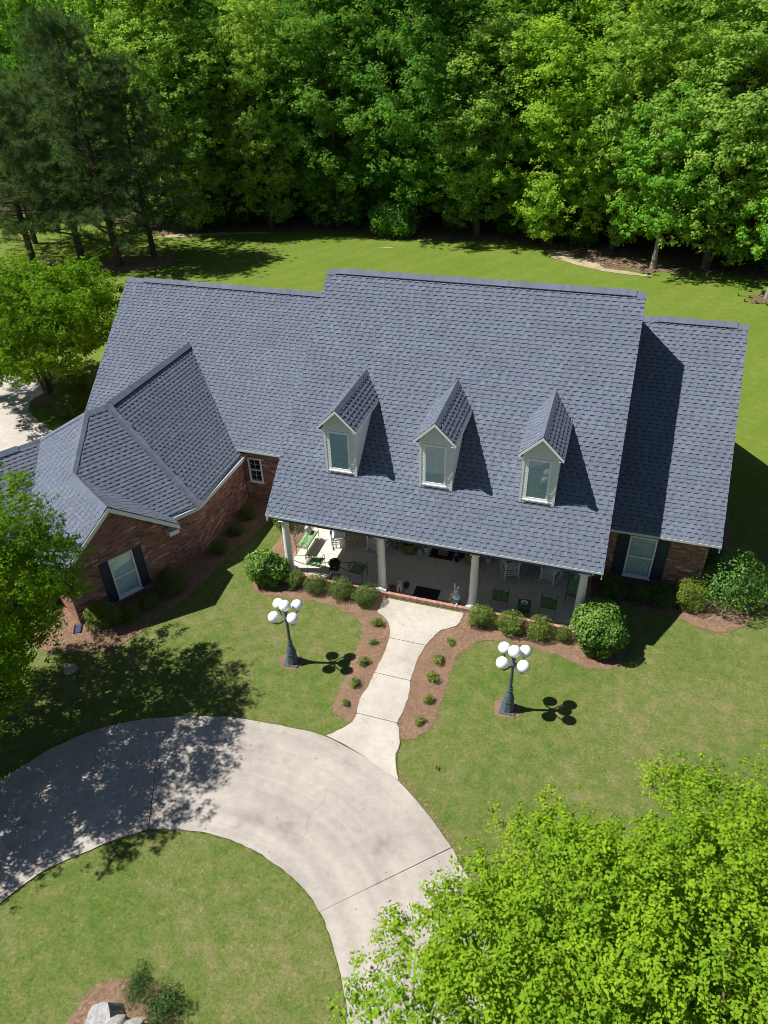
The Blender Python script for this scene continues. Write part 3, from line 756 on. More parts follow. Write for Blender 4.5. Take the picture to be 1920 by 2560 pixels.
for x, ox in ((0, -1), (WM, 1)): rake((x, 0, HE), (x, DM, ZR_), (ox, 0, 0), k=-.03, dz=-.11)
rake((XR, YER, ZER), (XR, DR, zrr), (1, 0, 0), k=-.03, dz=-.11); rake((XL, YEL, ZEL), (XL, DL, zrl), (-1, 0, 0), k=-.03, dz=-.11)
# boxed eave return at the gable
mb = MB(); X = Matrix.Translation(RT-NV*.02) @ Matrix(((EV.x, NV.x, 0, 0), (EV.y, NV.y, 0, 0), (0, 0, 1, 0), (0, 0, 0, 1)))
mb.box(.05, .42, -.32, .008, -.34, -.18, X=X); mb.build('eave_return', M['white'], house)

# ---- brick walls: mortar sheet as the part, bricks laid on it
BR = [(.27, .125, .095), (.31, .15, .115), (.20, .095, .08), (.36, .20, .16), (.15, .085, .08), (.28, .115, .09), (.42, .30, .26), (.24, .135, .115)]
BRICKS = []
def brick_wall(name, p0, d, nrm, L, z0, top, openings=(), seed=0, indiv=0):
    """p0 start at ground, d unit along, nrm outward; top(u) height limit"""
    p0 = Vector(p0); d = Vector(d); nrm = Vector(nrm); g = np.random.default_rng(seed)
    rh = .083; bl = .235; mo = MB(); bk = []
    nrow = int(max(top(u) for u in np.linspace(0, L, 30))/rh)+1
    def P(u, z, w=0): return p0+d*u+nrm*w+Vector((0, 0, z))
    for r_ in range(nrow):
        za = z0+r_*rh; zb = za+rh
        us = np.linspace(0, L, 160); ok = np.array([top(u) >= za+rh*.5 for u in us])
        if not ok.any(): break
        ua, ub = us[ok][0], us[ok][-1]
        segs = [(ua, ub)]
        for (o0, o1, oz0, oz1) in openings:
            if zb > oz0+.01 and za < oz1-.01:
                ns = []
                for s0, s1 in segs:
                    if o0 > s0: ns.append((s0, min(s1, o0)))
                    if o1 < s1: ns.append((max(s0, o1), s1))
                segs = [s for s in ns if s[1]-s[0] > .01]
        for s0, s1 in segs:
            mo.face([P(s0, za), P(s1, za), P(s1, zb), P(s0, zb)])
            u = -(.5*bl if r_ % 2 else 0)+.0
            while u < s1:
                b0 = max(u+.006, s0); b1 = min(u+bl-.006, s1)
                if b1-b0 > .03: bk.append((b0, b1, za+.006, zb-.007))
                u += bl
    wall = mo.build(name, M['mortar'], house)
    order = sorted(range(len(bk)), key=lambda i: (P(bk[i][0], bk[i][2])-CAM).length)
    sel = set([i for i in order if bk[i][1]-bk[i][0] > bl-.02 and bk[i][2] > .7][:indiv]); cache = {}
    fl = MB()
    for i, (a, b, c_, e_) in enumerate(bk):
        w = .011+g.uniform(-.003, .004); cc = BR[int(g.choice(len(BR), p=[.22, .2, .14, .12, .08, .12, .05, .07]))]; cc = tuple(np.array(cc)*g.uniform(.9, 1.3))
        V = [P(a, c_, w), P(b, c_, w), P(b, e_, w), P(a, e_, w), P(a, c_, -.002), P(b, c_, -.002), P(b, e_, -.002), P(a, e_, -.002)]
        F_ = [(0, 1, 2, 3), (4, 5, 1, 0), (5, 6, 2, 1), (6, 7, 3, 2), (7, 4, 0, 3)]
        if i in sel:
            key = int(g.integers(0, 10)); o0 = P(a, c_)
            if key not in cache:
                k = MB(); k.mesh_faces([v-o0 for v in V], F_, cc); cache[key] = k.mesh('brick', M['brick'])
            o = bpy.data.objects.new('brick', cache[key]); link(o, wall); o.location = o0
        else: fl.mesh_faces(V, F_, cc)
    fl.build('bricks', M['brick'], wall, kind='stuff')
    return wall

# ---- windows: frame as the part, panes / muntins / blind as sub-parts
def window(p0, d, nrm, w, h, cols, rows, blind=True, name='window', fr=.055, deep=.05, sill=True, label=None, gap=.0, rail=True):
    """p0 lower left corner on the wall face; two sashes, each cols x rows panes"""
    p0 = Vector(p0); d = Vector(d); nrm = Vector(nrm); U = Vector((0, 0, 1))
    def P(u, z, n): return p0+d*u+U*z+nrm*n
    def pb(mb, u0, u1, z0, z1, n0, n1):
        V = [P(u, z, n) for n in (n0, n1) for z in (z0, z1) for u in (u0, u1)]
        mb.mesh_faces(V, [(0, 2, 3, 1), (4, 5, 7, 6), (0, 1, 5, 4), (2, 6, 7, 3), (0, 4, 6, 2), (1, 3, 7, 5)])
    f = MB()
    pb(f, 0, fr, 0, h, -.1, deep); pb(f, w-fr, w, 0, h, -.1, deep); pb(f, fr, w-fr, 0, fr, -.1, deep); pb(f, fr, w-fr, h-fr, h, -.1, deep)
    if rail: pb(f, fr, w-fr, h/2-.028, h/2+.028, -.06, deep-.012)
    fo = f.build(name, M['white'], house); tag(fo, label)
    if sill:
        s_ = MB(); pb(s_, -.03, w+.03, -.045, -.002, -.02, deep+.04); s_.build('sill', M['white'], fo)
    for k, (za, zb, n0) in enumerate(((fr, h/2-.028, .002), (h/2+.028, h-fr, .014)) if rail else ((fr, h-fr, .004),)):
        mu = MB(); W0 = w-2*fr
        for i in range(1, cols): pb(mu, fr+W0*i/cols-.006, fr+W0*i/cols+.006, za, zb, n0-.008, n0+(.006 if rail else -.003))
        for i in range(1, rows): pb(mu, fr, w-fr, za+(zb-za)*i/rows-.006, za+(zb-za)*i/rows+.006, n0-.007, n0+(.005 if rail else -.004))
        if cols > 1 or rows > 1: mu.build('muntin', M['white'] if rail else M['skyblind'], fo)
        for i in range(cols):
            for j in range(rows):
                pm_ = MB(); u0 = fr+W0*i/cols; u1 = fr+W0*(i+1)/cols; z0 = za+(zb-za)*j/rows; z1 = za+(zb-za)*(j+1)/rows
                pm_.face([P(u0, z0, n0-.001), P(u1, z0, n0-.001), P(u1, z1, n0-.001), P(u0, z1, n0-.001)]); pm_.build('pane', M['glass'], fo)
    if blind:
        b_ = MB(); z = fr+gap
        while z < h-fr-.02:
            b_.face([P(fr, z, -.012), P(w-fr, z, -.012), P(w-fr, z+.03, -.024), P(fr, z+.03, -.024)]); z += .03
        b_.build('blind', M['blind'] if rail else M['skyblind'], fo)
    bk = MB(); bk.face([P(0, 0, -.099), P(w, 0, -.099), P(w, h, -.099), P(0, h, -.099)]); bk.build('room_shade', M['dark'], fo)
    return fo

def shutter(p0, d, nrm, w, h, label=None):
    p0 = Vector(p0); d = Vector(d); nrm = Vector(nrm); U = Vector((0, 0, 1)); mb = MB()
    def pb(u0, u1, z0, z1, n0, n1):
        V = [p0+d*u+U*z+nrm*n for n in (n0, n1) for z in (z0, z1) for u in (u0, u1)]
        mb.mesh_faces(V, [(0, 2, 3, 1), (4, 5, 7, 6), (0, 1, 5, 4), (2, 6, 7, 3), (0, 4, 6, 2), (1, 3, 7, 5)])
    st = .045
    pb(0, st, 0, h, .012, .045); pb(w-st, w, 0, h, .012, .045)
    for z in (0, h*.5-.03, h-.06): pb(st, w-st, z, z+.06, .012, .043)
    for z0, z1 in ((.06, h*.5-.03), (h*.5+.03, h-.06)): pb(st, w-st, z0, z1, .012, .026); pb(st+.03, w-st-.03, z0+.035, z1-.035, .026, .036)
    return mb.build('shutter', M['shutter'], house)

XV = Vector((1, 0, 0)); YV = Vector((0, 1, 0)); ZV = Vector((0, 0, 1))
# right wing front wall and its window
RWX0 = 10.75; RWY = 3.25
brick_wall('brick_wall', (RWX0, RWY, 0), XV, -YV, 14.46-RWX0, 0, lambda u: 2.5, [(11.97-RWX0, 12.86-RWX0, .50, 2.22)], 1, 120)
window((11.97, RWY, .50), XV, -YV, .89, 1.72, 3, 3)
shutter((11.57, RWY, .48), XV, -YV, .385, 1.72); shutter((12.875, RWY, .48), XV, -YV, .385, 1.72)
# right end wall, rear walls (closing the volume)
def plainwall(name, pts, mat):
    mb = MB(); mb.face(pts); return mb.build(name, mat, house)
brick_wall('brick_wall', (14.46, RWY, 0), YV, XV, 11.2, 0, lambda u: min(2.5+S_*max(u, 0), 2.5+S_*max(11.2-u, 0)), [], 2, 0)
plainwall('rear_wall', [(RWX0, 14.45, 0), (14.46, 14.45, 0), (14.46, 14.45, 2.6), (RWX0, 14.45, 2.6)], M['mortar'])
plainwall('rear_wall', [(.35, 13.8, 0), (10.8, 13.8, 0), (10.8, 13.8, 3), (.35, 13.8, 3)], M['mortar'])
plainwall('rear_wall', [(-10.5, 14.6, 0), (.35, 14.6, 0), (.35, 14.6, 2.6), (-10.5, 14.6, 2.6)], M['mortar'])
# left wing front wall with the small sash window
brick_wall('brick_wall', (-3.35, 4.65, 0), XV, -YV, 3.75, 0, lambda u: 2.5, [(.22, .82, .93, 2.06)], 3, 20)
window((-3.13, 4.65, .93), XV, -YV, .60, 1.13, 2, 2, blind=False)
brick_wall('brick_wall', (-10.45, 15.0, 0), -YV, -XV, 10.3, 0, lambda u: min(2.55+S_*max(u, 0), 2.55+S_*max(10.3-u, 0)), [], 12, 0)
# breezeway wall, garage front wall, gable wall and its left return
brick_wall('brick_wall', (-3.38, 4.63, 0), -YV, XV, 4.63-.73, 0, lambda u: 2.24, [], 4, 40)
nW = nK-.33; cK = ne(nW, 0, 0); eK = (-3.38-nW*NV.x)/EV.x
egr = EG-(ZG-ZE)/SA
brick_wall('brick_wall', ne(nW, eK-.02, 0), EV, NV, egr+.34-eK+.02, 0, lambda u: 2.24, [], 5, 20)
nGW = -2.85; gL = EG+(ZG-ZE)/SA-.32; gR = egr+.32; midg = EG-gR
brick_wall('brick_wall', ne(nGW, gR, 0), EV, NV, gL-gR, 0, lambda u: ZG-.12-SA*abs(u-midg), [(3.765-gR, 4.64-gR, .29, 2.0)], 6, 100)
brick_wall('brick_wall', ne(nW, gR, 0), NV, -EV, nGW-nW, 0, lambda u: 2.3, [], 7, 0)
brick_wall('brick_wall', ne(nGW, gL, 0), -NV, EV, 2.6, 0, lambda u: 2.3, [], 8, 0)
window(ne(nGW, 3.765, .29), EV, NV, .875, 1.71, 1, 1)
shutter(ne(nGW, 3.425, .27), EV, NV, .33, 1.72); shutter(ne(nGW, 4.65, .27), EV, NV, .33, 1.72)
brick_wall('brick_wall', ne(-5.65, gL, 0), EV, NV, 6, 0, lambda u: 2.3, [], 9, 0)
# soffits
def soffit(pts): plainwall('soffit', pts, M['white'])
soffit([(WM, YER, ZER-.11), (XR, YER, ZER-.11), (XR, RWY+.02, ZER-.09), (WM, RWY+.02, ZER-.09)])
soffit([(-3.3, YEL, ZEL-.11), (.3, YEL, ZEL-.11), (.3, 4.67, ZEL-.10), (-3.3, 4.67, ZEL-.10)])
soffit([K_-Vector((0, 0, .11)), (-3.053, 4.6, ZE-.11), (-3.40, 4.6, ZE-.10), (-3.40, .75, ZE-.10)])
# the main block
brick_wall('brick_wall', (.35, 3.27, .1), XV, -YV, 10.45, 0, lambda u: 2.7, [(4.68, 5.62, 0, 2.2)], 10, 20)
dm = MB(); dm.box(5.03, 5.97, 3.24, 3.30, .15, 2.28); dr = dm.build('front_door', M['white'], house)
for zz in (.35, 1.25):
    for xx in (5.13, 5.55): k = MB(); k.box(xx, xx+.32, 3.225, 3.24, zz, zz+.75); k.build('door_panel', M['white'], dr)
k = MB(); k.ball((5.92, 3.21, 1.15), .03, 10, 6); k.build('door_handle', M['blackmetal'], dr)
for x, ox in ((.35, -1), (10.8, 1)):
    pts = [(x, 3.25, 0), (x, 3.25, HE+S_*3.25-.12), (x, DM, ZR_-.12), (x, 13.8, HE+.3), (x, 13.8, 0)]
    plainwall('gable_end_wall', pts, M['vinyl'])
    plainwall('gable_end_wall', [(x, .45, 2.72), (x, .45, HE+S_*.45-.12), (x, 3.25, HE+S_*3.25-.12), (x, 3.25, 2.72)], M['vinyl'])
plainwall('porch_ceiling', [(.3, .15, 2.70), (10.86, .15, 2.70), (10.86, 3.27, 2.70), (.3, 3.27, 2.70)], M['white'])
mb = MB(); mb.box(.25, 10.91, .46, .70, 2.46, 2.72); mb.box(.25, .47, .70, 3.25, 2.46, 2.72); mb.box(10.69, 10.91, .70, 3.25, 2.46, 2.72); mb.build('porch_beam', M['white'], house)

# ---- porch floor in sawn slabs with a brick nosing
pf = MB(); pf.box(.12, 10.98, .34, 3.27, 0, .128); pfo = pf.build('porch_floor', M['dirt'], house)
xs_ = [.22, 2.0, 3.75, 5.45, 7.2, 8.95, 10.88]; ys_ = [.535, 1.85, 3.26]
for i in range(6):
    for j in range(2):
        k = MB(); k.box(xs_[i]+.006, xs_[i+1]-.006, ys_[j]+.006, ys_[j+1]-.006, .10, .15); k.build('slab', M['porch'], pfo)
nb = MB(); x = .12; g = np.random.default_rng(4)
while x < 10.95:
    c = np.array((.42, .235, .175))*g.uniform(.85, 1.12)
    nb.box(x+.004, min(x+.080, 10.98), .318+g.uniform(-.003, .003), .527, .02, .157+g.uniform(-.002, .003), tuple(c)); x += .084
for sx in (.10, 10.885):
    y = .53
    while y < 3.2:
        c = np.array((.40, .22, .165))*g.uniform(.85, 1.12); nb.box(sx, sx+.115, y+.004, y+.08, .02, .156, tuple(c)); y += .084
nb.build('brick_nosing', M['brick'], house)

# ---- columns
def column(x, y):
    mb = MB(); mb.box(x-.20, x+.20, y-.20, y+.20, .158, .235); mb2 = mb.build('column', M['white'], house, bevel=.008)
    k = MB(); k.lathe([(.185, .235), (.20, .255), (.195, .285), (.165, .30), (.155, .325), (.142, .34)], 24, (x, y, 0)); k.build('base', M['white'], mb2)
    k = MB(); k.lathe([(.142, .34), (.140, .9), (.135, 1.5), (.126, 2.1), (.118, 2.34), (.128, 2.345), (.128, 2.37), (.118, 2.375), (.118, 2.41), (.15, 2.43), (.16, 2.445)], 28, (x, y, 0)); k.build('shaft', M['white'], mb2)
    k = MB(); k.box(x-.17, x+.17, y-.17, y+.17, 2.445, 2.462); k.build('capital', M['white'], mb2)
for x in (.39, 3.93, 7.175, 10.65): column(x, .575)

# ---- dormers
def dormer(xc, idx):
    yf = 1.36; hw = .53; zb = HE+S_*yf; za = 6.698; zt = 6.034; tw = .673; yo = 1.107; fz = zt+(tw-hw)*(za-zt)/tw-.05
    w = MB()
    ya = (fz-HE)/S_
    for sx in (-1, 1): w.face([(xc+sx*hw, yf, zb-.05), (xc+sx*hw, ya, fz), (xc+sx*hw, yf, fz)])
    w0, w1, z0, z1 = xc-.41, xc+.335, 4.335, 5.80
    ap = za-.07
    for f in ([(xc-hw, zb-.05), (w0, zb-.05), (w0, fz), (xc-hw, fz)], [(w1, zb-.05), (xc+hw, zb-.05), (xc+hw, fz), (w1, fz)], [(w0, zb-.05), (w1, zb-.05), (w1, z0), (w0, z0)], [(w0, z1), (w1, z1), (w1, fz), (w0, fz)], [(xc-hw, fz), (xc+hw, fz), (xc, ap)]):
        w.face([(a, yf, b) for a, b in f])
    wo = w.build('dormer', M['vinyl'], house)
    # lap siding boards on front and cheeks
    z = zb-.03; ex = .115
    def lap(p, q, n, zt_):
        p = Vector(p); q = Vector(q); n = Vector(n); k = MB()
        k.face([p+n*.016, q+n*.016, Vector((q.x, q.y, zt_))+n*.003, Vector((p.x, p.y, zt_))+n*.003]); k.face([p, q, q+n*.016, p+n*.016]); k.build('siding_board', M['vinyl'], wo)
    while z < ap-.03:
        zt_ = min(z+ex, ap)
        hw2 = hw-.03 if z < fz else (hw-.02)*(ap-z)/(ap-fz)
        cuts = [(-hw2, hw2)] if not (zt_ > z0+.02 and z < z1-.02) else [(-hw2, w0-xc), (w1-xc, hw2)]
        for c0, c1 in cuts:
            if c1-c0 > .03: lap((xc+c0, yf, z), (xc+c1, yf, z), (0, -1, 0), zt_)
        if z < fz-.02:
            yb = (z-HE)/S_
            if yb > yf+.05:
                for sx in (-1, 1): lap((xc+sx*hw, yf+.03, z), (xc+sx*hw, yb, z), (sx, 0, 0), min(zt_, fz))
            else:
                for sx in (-1, 1): lap((xc+sx*hw, yf+.03, z), (xc+sx*hw, max(yb, yf+.06), z), (sx, 0, 0), min(zt_, fz))
        z += ex
    for sx in (-1, 1):
        k = MB(); k.box(xc+sx*hw-.05*(sx > 0)-.0, xc+sx*hw+.05*(sx < 0), yf-.022, yf, zb-.04, fz); k.box(min(xc+sx*hw, xc+sx*(hw+.02)), max(xc+sx*hw, xc+sx*(hw+.02)), yf-.022, yf+.05, zb-.04, fz); k.build('corner_board', M['vinyl'], wo)
    k = MB(); k.box(xc-hw-.02, xc+hw+.02, yf-.05, yf-.017, zb-.05, zb+.015); k.build('apron_flashing', M['deck'], wo)
    window((w0, yf, z0), XV, -YV, w1-w0, z1-z0, 3, 4, name='dormer_window', fr=.07, deep=.022, gap=.0, rail=False)
    for sx in (-1, 1):
        p = [(xc, yo, za), (xc, (za-HE)/S_+.05, za), (xc+sx*tw, (zt-HE)/S_+.05, zt), (xc+sx*tw, yo, zt)]
        shingles(p, 'dormer_roof', seed=20+idx*2+sx, thick=.05)
        rk = MB(); a = Vector((xc+sx*tw, yo-.012, zt)); b = Vector((xc, yo-.012, za)); o = Vector((0, -.012, 0)); h = Vector((0, 0, -.10)); dz = Vector((0, 0, -.006))
        rk.mesh_faces([a+dz, b+dz, b+h, a+h, a+dz+o, b+dz+o, b+h+o, a+h+o], [(0, 1, 2, 3), (4, 7, 6, 5), (0, 4, 5, 1), (3, 2, 6, 7), (0, 3, 7, 4)]); rk.build('rake_board', M['white'], wo)
        fb = MB(); fb.box(min(xc+sx*tw, xc+sx*(tw+.012)), max(xc+sx*tw, xc+sx*(tw+.012)), yo, (zt-HE)/S_, zt-.09, zt-.004); fb.build('fascia', M['white'], wo)
        sf = MB(); sf.face([(xc+sx*tw, yo, zt-.085), (xc+sx*hw, yo, zt-.085), (xc+sx*hw, ya, zt-.085), (xc+sx*tw, ya, zt-.085)]); sf.build('soffit', M['white'], wo)
    ridge((xc, yo, za), (xc, (za-HE)/S_, za), .12, 1.0, 'ridge_cap', wo, None, 30+idx)
for i, x in enumerate((2.355, 5.604, 8.85)): dormer(x, i)
# ------------------------------------------------------------------ vegetation
def unit(a): return a/(np.linalg.norm(a, axis=1, keepdims=True)+1e-9)

def leaf_arrays(g, c, n, size, asp=.55, tri=False):
    k = len(c); r = unit(g.normal(0, 1, (k, 3))); t = unit(np.cross(n, r)); b = np.cross(n, t)
    s = (size*g.uniform(.65, 1.3, k))[:, None]
    if tri: V = np.stack([c-b*s*asp*.5, c+t*s, c+b*s*asp*.5], 1).reshape(-1, 3); F = np.arange(3*k).reshape(-1, 3)
    else: V = np.stack([c-t*s*.5, c+b*s*asp*.5+t*s*.05, c+t*s*.5, c-b*s*asp*.5+t*s*.05], 1).reshape(-1, 3); F = np.arange(4*k).reshape(-1, 4)
    return V, F

def clumps_to_leaves(g, C, cr, per, size, ctr, asp=.55, upb=.55, outb=.35, flat=.75, rag=.15, subr=.14, lps=13):
    """C clump centres, cr radius each: leaves sit on ragged clump surfaces, facing out and up"""
    k = len(C); ns = max(3, per//lps); idx = np.repeat(np.arange(k), ns)
    dr = unit(g.normal(0, 1, (k*ns, 3))); dr[:, 2] = dr[:, 2]*.9+.12
    rad = 1-.7*g.random(k*ns)**2.2+g.normal(0, rag, k*ns)
    off = dr*rad[:, None]; off[:, 2] *= flat
    S0 = C[idx]+off*cr[idx][:, None]; j = np.repeat(np.arange(k*ns), lps); sr = subr*g.uniform(.7, 1.3, k*ns)
    lo_ = unit(g.normal(0, 1, (len(j), 3))); P = S0[j]+lo_*(sr[j]*g.random(len(j))**.4)[:, None]*np.array([1, 1, .7])
    n = unit(g.normal(0, .40, P.shape)+np.array([0, 0, upb*.75])+unit(P-ctr)*outb+dr[j]*.35+lo_*.55)
    V, F = leaf_arrays(g, P, n, size, asp)
    h = np.clip(g.random(k)[idx]*.65+g.random(k*ns)*.5-.07, 0, 1)[j][:, None]
    A = np.array([.74, .84, .80]); B = np.array([1.28, 1.16, .95])
    col = (A*(1-h)+B*h)*g.uniform(.84, 1.16, (len(j), 1))
    return V, F, col

def limb(mb, a, b, r0, r1, g, n=6, bend=.12, seg=5):
    a = np.array(a, float); b = np.array(b, float); L = np.linalg.norm(b-a); pts = []
    w = g.normal(0, bend*L, 3); w[2] = abs(w[2])*.6
    for i in range(seg+1):
        t = i/seg; pts.append(a+(b-a)*t+w*math.sin(math.pi*t)*.5)
    mb.tube([tuple(p) for p in pts], [r0+(r1-r0)*i/seg for i in range(seg+1)], n, caps=False)

def make_tree(name, seed, H, zc, rad, ncl, per, leaf, crad, bark, leafm, tr=.22, lobes=5, tint=(1, 1, 1), stems=1, shell=.45, asp=.68, nlimb=18, low=None, crown_top=.86, upb=.55, subr=.14, lps=13):
    g = np.random.default_rng(seed); root = empty(name)
    d = unit(g.normal(0, 1, (ncl, 3))); lo = unit(g.normal(0, 1, (lobes*3, 3)))
    f = 1+.42*np.maximum(0, (d@lo.T)-.72).max(1)/.28-.18*g.random(ncl)
    rr = g.random(ncl)**shell
    ctr = np.array([0, 0, zc]); C = ctr+d*rr[:, None]*f[:, None]*np.array(rad)
    if low is not None: C[:, 2] = np.maximum(C[:, 2], low+g.random(ncl)*1.2)
    cr = crad*g.uniform(.65, 1.35, ncl)
    V, F, col = clumps_to_leaves(g, C, cr, per, leaf, ctr, asp, upb=upb, subr=subr, lps=lps); col = col*np.array(tint)
    co = bpy.data.objects.new('crown', np_mesh('crown', V, F, col, [leafm])); link(co, root)
    mb = MB()
    outer = C[np.argsort(-rr)]
    for s in range(stems):
        ang = 2*math.pi*s/max(stems, 1)+.4; lean = .0 if stems == 1 else .28
        pts = []; top = H*crown_top
        for i in range(9):
            t = i/8; pts.append((math.cos(ang)*lean*top*t*.6+math.cos(ang)*.09*(stems > 1)+g.normal(0, .05)*t*H*.06, math.sin(ang)*lean*top*t*.6+math.sin(ang)*.09*(stems > 1)+g.normal(0, .05)*t*H*.06, top*t-.05*(i == 0)))
        R0 = tr/(stems**.6)
        mb.tube(pts, [R0*(1.35 if i == 0 else 1)*(1-.86*i/8) for i in range(9)], 9, caps=False)
        for q in range(max(2, nlimb//stems)):
            tt = g.uniform(.28, .9); i = int(tt*8); p = np.array(pts[i])
            cand = outer[g.integers(0, len(outer), 6)]
            cand = cand[np.argmin(np.abs(cand[:, 2]-(p[2]+H*.12))+np.linalg.norm(cand[:, :2]-p[:2], axis=1)*.35)]
            limb(mb, p, cand, R0*(.42-.25*tt), R0*.04, g)
    mb.build('trunk', bark, root)
    return root

def make_pine(name, seed, H, seg=60, tint=(1, 1, 1)):
    g = np.random.default_rng(seed); root = empty(name); mb = MB()
    lean = g.normal(0, .04, 2); pts = [(lean[0]*H*t*t, lean[1]*H*t*t, H*t) for t in np.linspace(0, 1, 10)]
    mb.tube(pts, [.30*(1-.9*t) for t in np.linspace(0, 1, 10)], 9, caps=False)
    C = []; Dr = []
    for q in range(seg):
        t = .13+.85*(q/seg)+g.normal(0, .01); t = min(max(t, .1), .985); z = H*t; a = q*2.4+g.normal(0, .35)
        L = (1-t)**.6*6.0*g.uniform(.7, 1.15)+.6; p = np.array([lean[0]*H*t*t, lean[1]*H*t*t, z])
        e = p+np.array([math.cos(a)*L, math.sin(a)*L, L*g.uniform(-.05, .38)])
        limb(mb, p, e, .07*(1-t)+.018, .010, g, 5, .06, 4)
        for s in np.linspace(.3, 1.0, 7):
            for _ in range(4):
                C.append(p+(e-p)*s+g.normal(0, .17+.30*s, 3)*np.array([1, 1, .7])); Dr.append((e-p)/L)
    C = np.array(C); Dr = np.array(Dr); per = 30; idx = np.repeat(np.arange(len(C)), per)
    d = unit(g.normal(0, 1, (len(idx), 3))+Dr[idx]*.8+np.array([0, 0, .5])); c = C[idx]+d*.06
    Ln = .36*g.uniform(.6, 1.25, (len(idx), 1)); sd = unit(np.cross(d, unit(g.normal(0, 1, d.shape))))*.017
    V = np.stack([c-sd, c+sd, c+d*Ln], 1).reshape(-1, 3)
    col = g.uniform(.7, 1.35, (len(C), 1))[idx]*np.array(tint)*g.uniform(.8, 1.2, (len(idx), 1))
    co = bpy.data.objects.new('crown', np_mesh('crown', V, np.arange(len(V)).reshape(-1, 3), col, [M['leaf_pine']])); link(co, root)
    mb.build('trunk', M['pinebark'], root); return root

def make_shrub(name, seed, rad, n, leaf, leafm, lump=.18, fill=.55, tint=(1, 1, 1), asp=.6, stems=5, zc=None, under=.75, huevar=.5, pale=0, topy=0.0):
    g = np.random.default_rng(seed); root = empty(name); rx, ry, rz = rad; zc = rz*.9 if zc is None else zc
    d = unit(g.normal(0, 1, (n, 3))); lo = unit(g.normal(0, 1, (26, 3)))
    bump_ = np.maximum(0, (d@lo.T)-.86).max(1)/.14
    r_ = (1-lump+lump*1.6*bump_)*(1-fill*g.random(n)**2.2)+g.normal(0, .025, n)
    P = d*r_[:, None]*np.array([rx, ry, rz])+np.array([0, 0, zc]); keep = P[:, 2] > .02; P = P[keep]; d = d[keep]; bk = bump_[keep]
    nrm = unit(d*.75+g.normal(0, .5, d.shape)+np.array([0, 0, .35]))
    V, F = leaf_arrays(g, P, nrm, leaf, asp)
    h = np.clip(bk*.5+g.random(len(P))*huevar+topy*np.clip(d[:, 2], 0, 1), 0, 1)[:, None]
    col = (np.array([.72, .82, .75])*(1-h)+np.array([1.35, 1.2, .9])*h)*g.uniform(.75, 1.25, (len(P), 1))*np.array(tint)
    if pale: pm = (g.random(len(P)) < pale*2*np.clip(d[:, 2]+.4, 0, 1)) & (np.sin(P[:, 0]*5)*np.sin(P[:, 1]*4+1)*np.sin(P[:, 2]*5) > -.1); col[pm] = (3.0, 2.2, 8.0)
    o = bpy.data.objects.new('foliage', np_mesh('foliage', V, F, col, [leafm])); link(o, root)
    mb = MB()
    for s in range(stems):
        a = s*2.4; limb(mb, (math.cos(a)*.03, math.sin(a)*.03, 0), (math.cos(a)*rx*.6, math.sin(a)*ry*.6, zc+rz*g.uniform(0, .5)), .014+.012*rx, .005, g, 5)
    mb.build('stem', M['bark'], root)
    return root

def place(o, loc, rz=0, sc=None, label=None, cat=None, group=None):
    o.location = loc; o.rotation_euler = (0, 0, rz)
    if sc is not None: o.scale = sc if hasattr(sc, '__len__') else (sc, sc, sc)
    return tag(o, label, cat, group)

# ---- the two front-yard trees
fr = make_tree('maple_tree', 11, 6.6, 4.0, (4.2, 4.0, 2.1), 820, 420, .070, .50, M['bark'], M['leaf_front'], tr=.17, lobes=6, shell=.36, nlimb=26, low=1.7, upb=.75, lps=18)
place(fr, (13.35, -12.25, 0), .4, None, 'bright yellow-green young tree overhanging the driveway at the lower right', 'tree')
lf = make_tree('oak_tree', 23, 8.2, 4.75, (3.0, 4.1, 2.7), 520, 380, .076, .52, M['bark'], M['leaf_front'], tr=.2, lobes=6, shell=.34, nlimb=24, low=1.5, lps=18, tint=(.86, .90, .95))
place(lf, (-5.55, -8.9, 0), 0.0, None, 'leafy green tree shading the left bend of the driveway', 'tree')
lb = make_tree('crape_myrtle_tree', 31, 6.6, 4.35, (4.6, 4.2, 2.4), 620, 170, .125, .50, M['bark'], M['leaf_front'], tr=.26, lobes=5, stems=4, shell=.36, nlimb=24, low=2.0, tint=(.78, .86, .88), subr=.2)
place(lb, (-18.4, 10.7, 0), .2, None, 'spreading multi-stemmed green tree beside the left end of the house', 'tree')

# ---- pines
PINE_G = 'pine trees by the left edge of the back lawn'
pa = make_pine('pine_tree', 41, 17.0, 84); pb_ = make_pine('pine_tree', 42, 13.0, 60)
place(pa, (-28.76, 32.29, 0), 0.3, 1.0, 'tallest dark pine with a straight trunk at the left edge of the back lawn', 'tree', PINE_G)
place(pb_, (-36.2, 31.1, 0), 1.3, 1.0, 'dark pine at the far left edge of the photo, behind the multi-stemmed tree', 'tree', PINE_G)
copy_tree(pa, (-27.4, 35.3, 0), 2.1, .84, 'shorter dark pine with its trunk just right of the tallest pine', PINE_G)
copy_tree(pb_, (-33.4, 33.6, 0), 4.0, 1.05, 'dark pine standing between the far left pine and the tallest pine', PINE_G)
copy_tree(pa, (-40.5, 36.5, 0), 5.0, .8, 'dark pine cut by the left border of the photo', PINE_G)

